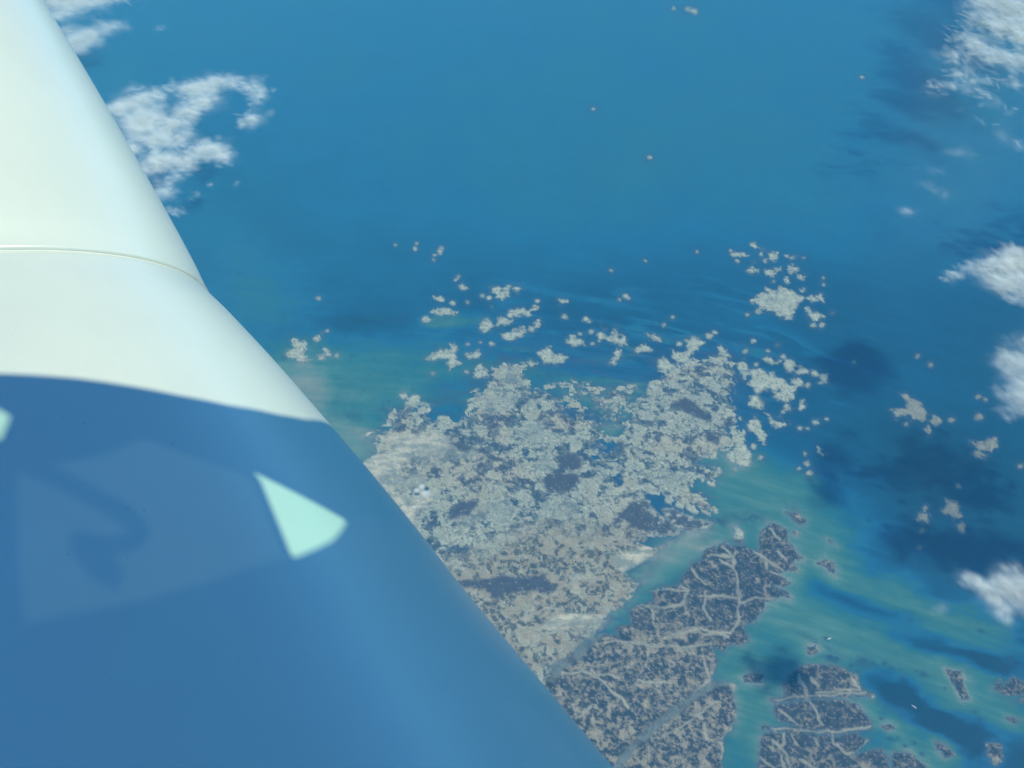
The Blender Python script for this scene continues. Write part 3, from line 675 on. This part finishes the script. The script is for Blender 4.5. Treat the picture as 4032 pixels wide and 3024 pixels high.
def spun(name, tt, rr, mat, parent, n=160, close_end=False):
    th = np.linspace(0, 2 * math.pi, n, endpoint=False)
    P = AX_O + tt[:, None, None] * AX_A + rr[:, None, None] * (np.cos(th)[None, :, None] * AX_B - np.sin(th)[None, :, None] * AX_C)
    V = cam_to_world(P)
    k = len(tt)
    i = np.arange(k * n).reshape(k, n)
    j = np.roll(i, -1, 1)
    F = np.stack([i[:-1], i[1:], j[1:], j[:-1]], -1).reshape(-1, 4)
    V = V.reshape(-1, 3)
    if close_end:
        tip = cam_to_world((AX_O + (tt[-1] + 0.02) * AX_A)[None])
        V = np.concatenate([V, tip])
        e = np.stack([i[-1], np.full(n, k * n), np.full(n, k * n), j[-1]], -1)
    o = mesh_obj(name, V, F, mat, smooth=True, parent=parent)
    bm = bmesh.new(); bm.from_mesh(o.data)
    if close_end:
        bm.verts.ensure_lookup_table()
        for a_, b_ in zip(i[-1].tolist(), j[-1].tolist()):
            bm.faces.new((bm.verts[a_], bm.verts[k * n], bm.verts[b_]))
    bmesh.ops.recalc_face_normals(bm, faces=bm.faces)
    for f_ in bm.faces:
        f_.smooth = True
    bm.to_mesh(o.data); bm.free()
    return o

m_paint, nt, p = new_mat('white_aircraft_paint')
p.inputs['Base Color'].default_value = (0.78, 0.85, 0.80, 1)
p.inputs['Roughness'].default_value = 0.42
p.inputs['Coat Weight'].default_value = 1.0
p.inputs['Coat Roughness'].default_value = 0.32
p.inputs['Coat IOR'].default_value = 1.75
p.inputs['Specular IOR Level'].default_value = 0.5
tc = nt.nodes.new('ShaderNodeTexCoord')
def noise(scale, detail=4.0, rough=0.6):
    t = nt.nodes.new('ShaderNodeTexNoise')
    t.inputs['Scale'].default_value = scale; t.inputs['Detail'].default_value = detail; t.inputs['Roughness'].default_value = rough
    nt.links.new(tc.outputs['Object'], t.inputs['Vector'])
    return t
nz = noise(3.0)
ramp = nt.nodes.new('ShaderNodeValToRGB')
ramp.color_ramp.elements[0].position = 0.35; ramp.color_ramp.elements[0].color = (0.60, 0.65, 0.56, 1)
ramp.color_ramp.elements[1].position = 0.65; ramp.color_ramp.elements[1].color = (0.63, 0.68, 0.59, 1)
nt.links.new(nz.outputs['Fac'], ramp.inputs['Fac'])
nt.links.new(ramp.outputs['Color'], p.inputs['Base Color'])
nm = noise(55.0, 2.0, 0.5)
rm_ = nt.nodes.new('ShaderNodeMapRange')
rm_.inputs['From Min'].default_value = 0.74; rm_.inputs['From Max'].default_value = 0.80; rm_.inputs['To Min'].default_value = 1.0; rm_.inputs['To Max'].default_value = 0.80
nt.links.new(nm.outputs['Fac'], rm_.inputs['Value'])
mk = nt.nodes.new('ShaderNodeMix'); mk.data_type = 'RGBA'; mk.blend_type = 'MULTIPLY'; mk.inputs[0].default_value = 1.0
nt.links.new(ramp.outputs['Color'], mk.inputs[6]); nt.links.new(rm_.outputs['Result'], mk.inputs[7])
nt.links.new(mk.outputs[2], p.inputs['Base Color'])
nb = noise(1.6, 2.0)
bump = nt.nodes.new('ShaderNodeBump')
bump.inputs['Strength'].default_value = 0.05; bump.inputs['Distance'].default_value = 0.03
nt.links.new(nb.outputs['Fac'], bump.inputs['Height']); nt.links.new(bump.outputs['Normal'], p.inputs['Normal'])

m_dark, nt2, p2 = new_mat('seam_sealant')
p2.inputs['Base Color'].default_value = (0.58, 0.62, 0.60, 1); p2.inputs['Roughness'].default_value = 0.7
m_shade, nt2, p2 = new_mat('shade_panel_grey')  # grey of the unseen shade panel and its added shadow shapes
p2.inputs['Base Color'].default_value = (0.45, 0.47, 0.47, 1); p2.inputs['Roughness'].default_value = 0.7

def filter_mat(name, c):
    m = bpy.data.materials.new(name); m.use_nodes = True
    n = m.node_tree; n.nodes.clear()
    o = n.nodes.new('ShaderNodeOutputMaterial'); t = n.nodes.new('ShaderNodeBsdfTransparent'); g = n.nodes.new('ShaderNodeBsdfGlossy'); x = n.nodes.new('ShaderNodeMixShader')
    t.inputs['Color'].default_value = c + (1,); g.inputs['Roughness'].default_value = 0.02
    x.inputs['Fac'].default_value = 0.04
    n.links.new(t.outputs[0], x.inputs[1]); n.links.new(g.outputs[0], x.inputs[2]); n.links.new(x.outputs[0], o.inputs['Surface'])
    return m
m_green_filter = filter_mat('green_light_filter', (0.80, 0.98, 0.90))  # tints the light let through the added panel's openings
m_dim_filter = filter_mat('dim_light_filter', (0.155, 0.19, 0.195))  # dims the light of the faint patch on the nose

plane = bpy.data.objects.new('airplane', None)
COL.objects.link(plane)
tag(plane, 'white airplane nose with a curved panel seam, half in shadow', 'airplane')
t_near = np.concatenate([np.linspace(-2.7, -0.02, 110), [-0.006, -0.0014]])
nose = spun('nose_skin', t_near, np.concatenate([catmull(np.linspace(-2.7, -0.02, 110), PROFILE), [0.7615, 0.755]]), m_paint, plane)
t_far = np.concatenate([[0.0014, 0.004, 0.012], np.linspace(0.03, 2.38, 90)])
r_far = catmull(t_far, PROFILE) + 0.0045
r_far[0] = 0.757; r_far[1] = 0.7632
radome = spun('radome', t_far, r_far, m_paint, plane, close_end=True)
seam = spun('seam', np.array([-0.006, 0.0, 0.006]), np.array([0.7555, 0.7565, 0.7555]), m_dark, plane)
radome['label'] = 'sunlit nose cone beyond the seam'
nose['label'] = 'flared nose skin, lower half in blue shadow'

# where a sight line of the survey picture meets the skin
def world_mesh(objs):
    vs_, fs_, off = [], [], 0
    for o in objs:
        me = o.data
        vs_ += [v.co.copy() - Vector((0, 0, CAM_H)) for v in me.vertices]
        fs_ += [[k + off for k in f.vertices] for f in me.polygons]
        off += len(me.vertices)
    return BVHTree.FromPolygons(vs_, fs_)
skin = world_mesh([nose, radome])
SHADE_N, SHADE_E, SHADE_U, SHADE_D = np.array([0.0, 0.0, 1.0]), np.array([1.0, 0.0, 0.0]), np.array([0.0, 1.0, 0.0]), 0.75  # plane of the added shade panel, above the camera
def on_shade(sx, sy):
    """the spot of the added, unseen shade panel whose shadow falls where source pixel (sx, sy) shows the skin"""
    d = Vector(rays(sx / SC, sy / SC)).normalized()
    hit = skin.ray_cast(Vector((0, 0, 0)), d)[0]
    if hit is None:
        hit = d * 2.0
    h = np.array(hit); t = (SHADE_D - h @ SHADE_N) / (SUN @ SHADE_N)
    w = h + t * SUN
    return (w @ SHADE_E, w @ SHADE_U)

shade_line = [on_shade(*p_) for p_ in ((1292, 1668), (1200, 1652), (1100, 1634), (900, 1596), (700, 1556), (500, 1518), (300, 1490), (150, 1478), (8, 1472))]  # edge of the nose shadow, carried sunward to the added panel
shade_line = sorted(shade_line, reverse=True)
x_r, z_r = shade_line[0]; x_l, z_l = shade_line[-1]
sl_r = (shade_line[0][1] - shade_line[1][1]) / (shade_line[0][0] - shade_line[1][0])
sl_l = (shade_line[-2][1] - shade_line[-1][1]) / (shade_line[-2][0] - shade_line[-1][0])
low = [on_shade(*p_) for p_ in ((2424, 3015), (1600, 3015), (800, 3015), (10, 3015))]
y_low = min(q_[1] for q_ in low) - 0.9
x_hi = max(q_[0] for q_ in low + shade_line) + 1.3
outer = [(x_hi, y_low), (x_hi, z_r + (x_hi - x_r) * sl_r)] + shade_line + [(x_l - 0.3, z_l - 0.3 * sl_l), (x_l - 0.5, y_low)]
tri_patch = [on_shade(*p_) for p_ in ((1003, 1862), (1366, 2052), (1345, 2090), (1310, 2130), (1250, 2160), (1168, 2194), (1140, 2190))]  # panel opening shaped from the bright patch on the nose
left_patch = [on_shade(*p_) for p_ in ((2, 1614), (40, 1640), (28, 1676), (2, 1735))]  # opening shaped from the small light patch at left
xm = np.mean([p_[0] for p_ in left_patch])
left_patch = [(left_patch[0][0] - 0.25, left_patch[0][1] + 0.03)] + left_patch + [(left_patch[-1][0] - 0.25, left_patch[-1][1] - 0.02)]
faint_patch = [on_shade(*p_) for p_ in ((420, 1790), (560, 1728), (990, 1885), (1120, 2195), (800, 2300), (538, 2372), (100, 2453), (70, 2250), (60, 1860))]  # opening shaped from the faint pale patch

def shade_pt(q_, off):
    v = SHADE_N * (SHADE_D + off) + SHADE_E * q_[0] + SHADE_U * q_[1]
    return (v[0], v[1], v[2] + CAM_H)
def slab(name, outline, holes, mat, y, thick, parent, bevel=False):
    from mathutils.geometry import delaunay_2d_cdt
    vs2, es = [], []
    for loop in [outline] + holes:
        b0 = len(vs2)
        vs2 += [Vector(q_) for q_ in loop]
        es += [(b0 + k, b0 + (k + 1) % len(loop)) for k in range(len(loop))]
    ov, oe, of, *_ = delaunay_2d_cdt(vs2, es, [], 0, 1e-6)
    def inside(pt, loop):
        c = False
        for k in range(len(loop)):
            (ax, ay), (bx, by) = loop[k], loop[(k + 1) % len(loop)]
            if (ay > pt[1]) != (by > pt[1]) and pt[0] < (bx - ax) * (pt[1] - ay) / (by - ay) + ax:
                c = not c
        return c
    bm = bmesh.new()
    bv = [bm.verts.new(shade_pt(q_, y)) for q_ in ov]
    for f in of:
        c = sum((ov[k] for k in f), Vector((0, 0))) / len(f)
        if inside(c, outline) and not any(inside(c, h_) for h_ in holes):
            bm.faces.new([bv[k] for k in f])
    loose = [v for v in bm.verts if not v.link_faces]
    bmesh.ops.delete(bm, geom=loose, context='VERTS')
    r_ = bmesh.ops.extrude_face_region(bm, geom=list(bm.faces))
    bmesh.ops.translate(bm, verts=[g for g in r_['geom'] if isinstance(g, bmesh.types.BMVert)], vec=tuple(SHADE_N * thick))
    bmesh.ops.recalc_face_normals(bm, faces=bm.faces)
    me = bpy.data.meshes.new(name); bm.to_mesh(me); bm.free()
    me.materials.append(mat)
    o = bpy.data.objects.new(name, me); COL.objects.link(o); o.parent = parent
    return o
def grown(loop, d):
    c = np.mean(loop, 0)
    return [tuple(np.array(q_) + (np.array(q_) - c) / (np.linalg.norm(np.array(q_) - c) + 1e-9) * d) for q_ in loop]
shade_o = slab('shade_panel', outer, [tri_patch, left_patch, faint_patch], m_shade, -0.002, 0.004, plane)  # unseen panel, cut to cast the wanted shade on the nose
for w_ in (tri_patch, left_patch):
    slab('light_patch_filter', grown(w_, 0.02), [], m_green_filter, 0.008, 0.003, shade_o)  # added filters colouring the two bright patches
slab('faint_patch_filter', grown(faint_patch, 0.02), [], m_dim_filter, -0.012, 0.003, shade_o)  # added filter letting a little sun into the faint patch
def tube(name, path, rad, mat, parent, n=10):
    P = [Vector(q_) for q_ in path]
    bm = bmesh.new(); rings = []
    for k, q_ in enumerate(P):
        d = (P[min(k + 1, len(P) - 1)] - P[max(k - 1, 0)]).normalized()
        s = d.cross(Vector(SHADE_N)).normalized(); u = s.cross(d)
        rings.append([bm.verts.new(q_ + (s * math.cos(a) + u * math.sin(a)) * rad) for a in np.linspace(0, 2 * math.pi, n, endpoint=False)])
    for a, b in zip(rings[:-1], rings[1:]):
        for k in range(n):
            bm.faces.new((a[k], a[(k + 1) % n], b[(k + 1) % n], b[k]))
    bm.faces.new(rings[0]); bm.faces.new(rings[-1][::-1])
    bmesh.ops.recalc_face_normals(bm, faces=bm.faces)
    me = bpy.data.meshes.new(name); bm.to_mesh(me); bm.free(); me.materials.append(mat)
    o = bpy.data.objects.new(name, me); COL.objects.link(o); o.parent = parent
    return o
bar_path = [on_shade(*p_) for p_ in ((60, 1812), (154, 1853), (323, 1938), (430, 1995), (480, 2040), (497, 2075), (470, 2110), (400, 2128), (320, 2125), (255, 2105))]
tube('bar_shade', [shade_pt(g_, -0.04) for g_ in bar_path], 0.022, m_shade, shade_o)  # unseen bar, added to cast the dark stripe across the faint patch
blob_shade = [on_shade(*p_) for p_ in ((255, 2090), (370, 2125), (455, 2240), (415, 2315), (320, 2260), (250, 2160))]
slab('blob_shade', blob_shade, [], m_shade, -0.03, 0.01, shade_o)  # unseen plate, added for the dark blob at the stripe's end

# ------------------------------------------------------------------ clouds: soft flakes of mist through each cloud's volume
def cloud_mat():
    m = bpy.data.materials.new('cloud_mist'); m.use_nodes = True
    n = m.node_tree; n.nodes.clear()
    o = n.nodes.new('ShaderNodeOutputMaterial'); x = n.nodes.new('ShaderNodeMixShader')
    t = n.nodes.new('ShaderNodeBsdfTransparent'); d = n.nodes.new('ShaderNodeBsdfDiffuse'); tr = n.nodes.new('ShaderNodeBsdfTranslucent'); mx_ = n.nodes.new('ShaderNodeMixShader')
    a = n.nodes.new('ShaderNodeAttribute'); a.attribute_name = 'veil'
    nn = n.nodes.new('ShaderNodeAttribute'); nn.attribute_name = 'puff_normal'
    d.inputs['Color'].default_value = (0.93, 0.99, 1.0, 1); tr.inputs['Color'].default_value = (0.92, 0.92, 0.92, 1)
    mx_.inputs['Fac'].default_value = 0.12
    n.links.new(nn.outputs['Vector'], d.inputs['Normal']); n.links.new(nn.outputs['Vector'], tr.inputs['Normal'])
    n.links.new(d.outputs[0], mx_.inputs[1]); n.links.new(tr.outputs[0], mx_.inputs[2])
    n.links.new(a.outputs['Fac'], x.inputs['Fac']); n.links.new(t.outputs[0], x.inputs[1]); n.links.new(mx_.outputs[0], x.inputs[2])
    n.links.new(x.outputs[0], o.inputs['Surface'])
    return m
M_CLOUD = cloud_mat()
rng = np.random.default_rng(11)
HEX = np.array([(math.cos(k * math.pi / 3), math.sin(k * math.pi / 3), 0) for k in range(6)])

def cloud(label, blobs, seed, n=3000, alpha=0.34, size=(7, 19), base=700.0, thick=38.0, rag=0.55, thr=0.0):
    """blobs: (x, y, rx, ry, weight) in sheet pixels at the cloud's height"""
    B = np.array(blobs, float)
    ctr = at(B[:, 0], B[:, 1], base)
    ex = at(B[:, 0] + B[:, 2], B[:, 1], base) - ctr
    ey = at(B[:, 0], B[:, 1] - B[:, 3], base) - ctr
    rx = np.abs(ex[:, 0]); ry = np.abs(ey[:, 1])
    rz = np.minimum(np.minimum(rx, ry) * 0.6, thick)
    w = B[:, 4] * np.abs(rx * ry); w = w / w.sum()
    m = n * 4
    k = rng.choice(len(B), m, p=w)
    g = rng.normal(size=(m, 3)) * 0.52
    P = ctr[k] + np.stack([g[:, 0] * rx[k], g[:, 1] * ry[k], np.abs(g[:, 2]) * rz[k] * 1.3], -1)
    f = fbm(P[:, 0] + 0.4 * P[:, 2], P[:, 1] + 0.3 * P[:, 2], 150.0, 4, seed, 0.65)
    f2 = fbm(P[:, 0], P[:, 1] - 0.6 * P[:, 2], 45.0, 3, seed + 5, 0.6)
    keepf = (f * 1.1 + f2 * 0.5 + 0.30 * (1 - (g[:, :2] ** 2).sum(1)) + thr) > 0.05
    P, g, k = P[keepf][:n], g[keepf][:n], k[keepf][:n]
    nrm = np.stack([g[:, 0] / rx[k], g[:, 1] / ry[k], 0.35 / rz[k] + np.abs(g[:, 2]) / rz[k]], -1)
    nrm /= np.linalg.norm(nrm, axis=1, keepdims=True)
    nrm = nrm * 0.30 + 0.55 * SUN + np.array([0, 0, 0.3]); nrm /= np.linalg.norm(nrm, axis=1, keepdims=True)
    N = len(P)
    mpp = SC / FPX * np.linalg.norm(P - np.array([0, 0, CAM_H]), axis=1)
    rad = rng.uniform(size[0], size[1], N) * mpp * (0.55 + 0.45 * np.minimum(1, np.minimum(B[:, 2], B[:, 3])[k] / 26.0))
    veilf = rng.random(N) < 0.28
    rad = np.where(veilf, rad * 2.0, rad)
    # random flake planes
    fn = np.array([0, 0, 1.0]) + 0.45 * SUN + 0.42 * rng.normal(size=(N, 3))
    a = np.cross(fn, rng.normal(size=(N, 3))); a /= np.linalg.norm(a, axis=1, keepdims=True)
    b = np.cross(a, fn); b /= np.linalg.norm(b, axis=1, keepdims=True)
    V = np.zeros((N, 7, 3)); V[:, 0] = P
    for h in range(6):
        rr = rad * rng.uniform(0.75, 1.25, N)
        V[:, 1 + h] = P + (a * HEX[h, 0] + b * HEX[h, 1]) * rr[:, None]
    i0 = (np.arange(N) * 7)[:, None]
    F = np.concatenate([np.concatenate([i0, i0 + 1 + h, i0 + 1 + (h + 1) % 6], 1) for h in range(6)], 0)
    o = mesh_obj('cloud', V.reshape(-1, 3), F, M_CLOUD)
    al = np.zeros((N, 7)); al[:, 0] = alpha * rng.uniform(0.6, 1.3, N) * B[k, 4].clip(0.3, 1.2) * np.where(veilf, 0.30, 0.72)
    at_ = o.data.attributes.new('veil', 'FLOAT', 'POINT'); at_.data.foreach_set('value', al.astype(np.float32).ravel())
    at_ = o.data.attributes.new('puff_normal', 'FLOAT_VECTOR', 'POINT'); at_.data.foreach_set('vector', np.repeat(nrm[:, None], 7, 1).astype(np.float32).ravel())
    tag(o, label, 'cloud', 'low clouds scattered over the sea')
    return o

cloud('ragged white cloud torn into lobes right beside the white nose', SL([(760,740,60,90,1),(900,680,90,50,.8),(1010,640,100,50,.7),(930,780,120,70,.8),(1250,600,110,55,1),(1400,560,100,45,.9),(1520,560,90,40,.8),(1640,590,60,45,.8),(1690,640,40,60,.8),(1320,680,100,55,.9),(1200,760,110,55,1),(1120,830,130,65,1),
      (900,850,110,70,.9),(1000,930,120,65,1),(1150,930,110,55,.9),(1300,1000,120,55,1),(1420,1000,90,55,1),(1470,1050,50,50,.9),(1050,1060,130,60,1),(1200,1080,120,50,1),(1150,1160,100,40,.9),(1000,1130,90,50,.9),(1080,1260,80,60,.8),(1140,1390,70,30,.7),(1650,790,80,50,.9),(1600,820,40,30,.7),
      (900,590,50,30,.3),(1100,590,60,25,.3),(860,1000,70,70,.9)]), 201, n=2700, alpha=0.75, thr=0.12)
for lab, pts, a_ in (('tiny cloud puff hanging below the ragged lobed cloud', [(1270,1290,42,30,.7)], .28), ('small cloud fleck under the right lobe of the ragged cloud', [(1380,1215,25,15,.6)], .22), ('tiny round cloud fleck below the last lobe of the ragged cloud', [(1550,1205,18,18,.6)], .2),
                     ('tiny cloud dot off the upper tip of the ragged cloud', [(1790,597,22,20,.7)], .24), ('curled cloud wisp above the upper tip of the ragged cloud', [(1720,520,42,30,.6)], .22)):
    cloud(lab, SL(pts), 205, n=30, alpha=a_, size=(4, 9))
cloud('large pale cloud in the upper left corner behind the nose', SL([(330,10,160,60,1.2),(500,20,140,50,1.2),(650,0,150,45,1.1),(800,-20,120,35,1),(420,80,110,40,1),(250,-40,200,60,1.2),(560,-70,300,60,1.2),(370,130,60,40,.8)]), 211, n=1700, alpha=0.85, thr=0.4)
cloud('thin streaky cloud just under the corner cloud at upper left', SL([(480,290,80,60,1),(560,250,90,50,.9),(640,240,80,40,.8),(720,190,90,28,.7),(800,190,60,22,.5),(520,340,50,30,.9),(440,220,50,50,.7),(620,170,60,25,.5),(590,300,70,30,.8)]), 215, n=750, alpha=0.45)
cloud('faint cloud speck right of the streaky upper left cloud', SL([(1045,195,34,20,.7)]), 216, n=40, alpha=0.35, size=(4, 9))
cloud('big bright cloud bank in the upper right corner', SJ([(2100,60,180,120,1.2),(2000,200,160,90,1.2),(2150,260,160,110,1.2),(1850,330,120,80,1.1),(1700,440,100,60,1),(1950,420,170,90,1.1),(2150,450,150,80,1),(1780,560,140,60,1),(1620,640,100,45,1),(1560,690,60,30,.8),(1850,650,120,60,.7),(1960,750,70,60,.4),(1780,110,60,40,.4),
      (1820,190,70,40,.5),(2250,150,200,200,1.2),(2300,500,120,120,.9),(2100,620,120,50,.5),(2150,820,80,40,.4),(1760,830,90,30,.25),(2180,1080,70,60,.45),(2230,1140,50,60,.6),(1640,295,40,16,.35),(1950,900,140,30,.2),(1950,-80,150,100,1.2),(2100,-250,250,150,1.2),(2350,-120,250,150,1.2),(2250,-420,300,150,1.2),(1900,60,90,80,1)]), 221, n=4600, alpha=1.0, thr=0.45)
cloud('wedge shaped white cloud on the right edge, level with the largest islet', SI([(1700,1080,90,26,.8),(1850,1040,110,40,.9),(1960,1070,120,60,1),(2080,1060,140,90,1.1),(2100,1000,120,60,1.1),(2200,1000,150,90,1.1),(2100,1170,140,80,1),(2220,1180,140,120,1),(2020,1180,90,60,.8),(2300,1080,150,130,1.1),(2150,1270,110,60,.4),(1640,1110,50,14,.5)]), 231, n=1500, alpha=0.7, thr=0.3)
cloud('soft grey cloud on the right edge beside the shaded islets', SH([(2110,280,110,90,.7),(2180,420,120,130,1),(2150,530,90,90,1.1),(2060,230,60,70,.5),(2230,300,110,160,1),(2080,620,70,60,.5),(2240,560,110,120,1),(2020,170,40,30,.3),(2050,470,50,50,.5),(2240,100,80,60,.7)]), 241, n=1100, alpha=0.34, thr=0.15)
cloud('ragged white cloud near the lower right, over the green shoals', SG([(1850,330,90,60,.7),(1930,400,100,80,1),(2000,470,80,90,1),(2060,360,90,80,.9),(2100,430,110,100,1),(2040,540,60,70,.8),(2190,360,100,110,1),(2230,470,110,90,1),(1800,280,50,30,.5),(2300,400,120,120,1),(2120,240,80,60,.5)]), 251, n=1100, alpha=0.42)
cloud('faint veil of mist over the shoal left of the lower right cloud', SG([(1590,500,70,60,.5)]), 255, n=50, alpha=0.08, size=(7, 14))
cloud('added white cloud out of view beyond the right edge, above the wedge cloud', [(2460,360,120,50,1),(2560,330,110,60,1),(2650,390,130,60,1)], 271, n=550, alpha=0.7, thr=0.2)  # unseen cloud, added to shade the water at upper right
cloud('added white cloud out of view beyond the right edge, beside the shaded islets', [(2370,835,90,50,1),(2450,800,100,60,1),(2560,860,120,70,1)], 272, n=550, alpha=0.7, thr=0.2)  # put in out of view for the shade patch around the right-hand islets
cloud('added white cloud out of view beyond the right edge, over the deep water', [(2450,975,100,40,1),(2560,1000,130,50,1),(2680,1020,150,60,1)], 273, n=600, alpha=0.7, thr=0.2)  # added out of view so its shadow darkens the deep water
cloud('added broad white cloud out of view, right of the bottom corner', [(3000,1300,150,90,1),(3180,1350,180,110,1),(3250,1200,180,100,1)], 274, n=600, alpha=0.7, thr=0.2)  # unseen cloud, added to reflect a sheen along the nose edge
for lab, pts in (('thin mist streak below the upper right cloud bank', [(1480,430,80,24,.5),(1550,470,60,24,.5),(1620,510,70,24,.5)]), ('short faint mist stroke left of the wedge cloud', [(1355,622,90,20,.5)]),
                 ('broad faint mist under the upper right cloud bank', [(1560,330,120,26,.3),(1750,200,160,40,.3)]), ('pale mist tatter against the right edge, under the corner cloud bank', [(2050,80,110,40,.5),(2150,160,60,40,.5)])):
    cloud(lab, SI(pts), 261, n=110, alpha=0.10)

# ------------------------------------------------------------------ boats on the shoal water
m_hull, nt2, p2 = new_mat('white_boat_hull'); p2.inputs['Base Color'].default_value = (0.8, 0.8, 0.78, 1); p2.inputs['Roughness'].default_value = 0.4
m_glass, nt2, p2 = new_mat('dark_boat_glass'); p2.inputs['Base Color'].default_value = (0.03, 0.04, 0.05, 1); p2.inputs['Roughness'].default_value = 0.1
m_deck, nt2, p2 = new_mat('teak_deck'); p2.inputs['Base Color'].default_value = (0.36, 0.25, 0.15, 1)
def loft(name, sections, mat, parent):
    """closed loft through equal-length sections"""
    bm = bmesh.new(); rings = [[bm.verts.new(v) for v in sec] for sec in sections]
    for a_, b_ in zip(rings[:-1], rings[1:]):
        for k in range(len(a_)):
            bm.faces.new((a_[k], a_[(k + 1) % len(a_)], b_[(k + 1) % len(a_)], b_[k]))
    bm.faces.new(rings[0]); bm.faces.new(rings[-1][::-1])
    bmesh.ops.recalc_face_normals(bm, faces=bm.faces)
    me = bpy.data.meshes.new(name); bm.to_mesh(me); bm.free(); me.materials.append(mat)
    o = bpy.data.objects.new(name, me); COL.objects.link(o); o.parent = parent
    return o
def boat(mx, my, length, heading, label):
    root = bpy.data.objects.new('motor_boat', None); COL.objects.link(root)
    p_ = at(mx, my); root.location = (p_[0], p_[1], 0.0); root.rotation_euler = (0, 0, heading)
    L, W = length / 2, length * 0.15
    secs = []
    for x, w, z in ((-1.0, 0.85, 0.10), (-0.5, 1.0, 0.10), (0.0, 1.0, 0.11), (0.5, 0.8, 0.125), (0.85, 0.35, 0.14), (1.0, 0.04, 0.15)):
        zz = z * length
        secs.append([(x * L, -w * W, zz), (x * L, w * W, zz), (x * L, w * W * 0.7, -0.25), (x * L, -w * W * 0.7, -0.25)])
    hull = loft('hull', secs, m_hull, root)
    loft('deck', [[(x * L, -w * W * 0.8, h_ * length + 0.02), (x * L, w * W * 0.8, h_ * length + 0.02), (x * L, w * W * 0.8, h_ * length - 0.1), (x * L, -w * W * 0.8, h_ * length - 0.1)] for x, w, h_ in ((-0.95, 0.85, 0.10), (-0.4, 1.0, 0.102))], m_deck, root)
    cab = loft('cabin', [[(x * L, -W * w, 0.10 * length), (x * L, W * w, 0.10 * length), (x * L, W * w * 0.8, z * length), (x * L, -W * w * 0.8, z * length)] for x, w, z in ((-0.35, 0.75, 0.21), (0.2, 0.72, 0.21), (0.5, 0.55, 0.13))], m_hull, root)
    loft('windscreen', [[(x * L, -W * w, (z - 0.03) * length), (x * L, W * w, (z - 0.03) * length), (x * L + 0.02, W * w, z * length), (x * L + 0.02, -W * w, z * length)] for x, w, z in ((0.24, 0.5, 0.212), (0.40, 0.44, 0.172))], m_glass, cab)
    tag(root, label, 'boat', 'motor boats on the shallow water')
boat(1974, 1527, 19.0, 2.4, 'small white motor boat on the dark blue channel at lower right')
boat(1791, 1380, 21.0, 0.3, 'white motor boat by the dark weed bar above the rounded mangrove isle')

# ------------------------------------------------------------------ haze: the blue air between us and the sea
m_haze = bpy.data.materials.new('haze_air'); m_haze.use_nodes = True
hn = m_haze.node_tree; hn.nodes.clear()
h_out = hn.nodes.new('ShaderNodeOutputMaterial'); h_v = hn.nodes.new('ShaderNodeVolumePrincipled')
h_v.inputs['Color'].default_value = (0.17, 0.73, 1.0, 1)
h_v.inputs['Density'].default_value = 5.2e-5
h_v.inputs['Anisotropy'].default_value = -0.15
hn.links.new(h_v.outputs['Volume'], h_out.inputs['Volume'])
HB, zl, zh = 155000.0, -5.0, CAM_H + 8.0
hv = [(x, y, z) for z in (zl, zh) for x, y in ((-HB, -HB), (HB, -HB), (HB, HB), (-HB, HB))]
haze = mesh_obj('haze', hv, [(0, 3, 2, 1), (4, 5, 6, 7), (0, 1, 5, 4), (1, 2, 6, 5), (2, 3, 7, 6), (3, 0, 4, 7)], m_haze)
tag(haze, 'thin blue haze filling the air over the sea', kind='stuff')
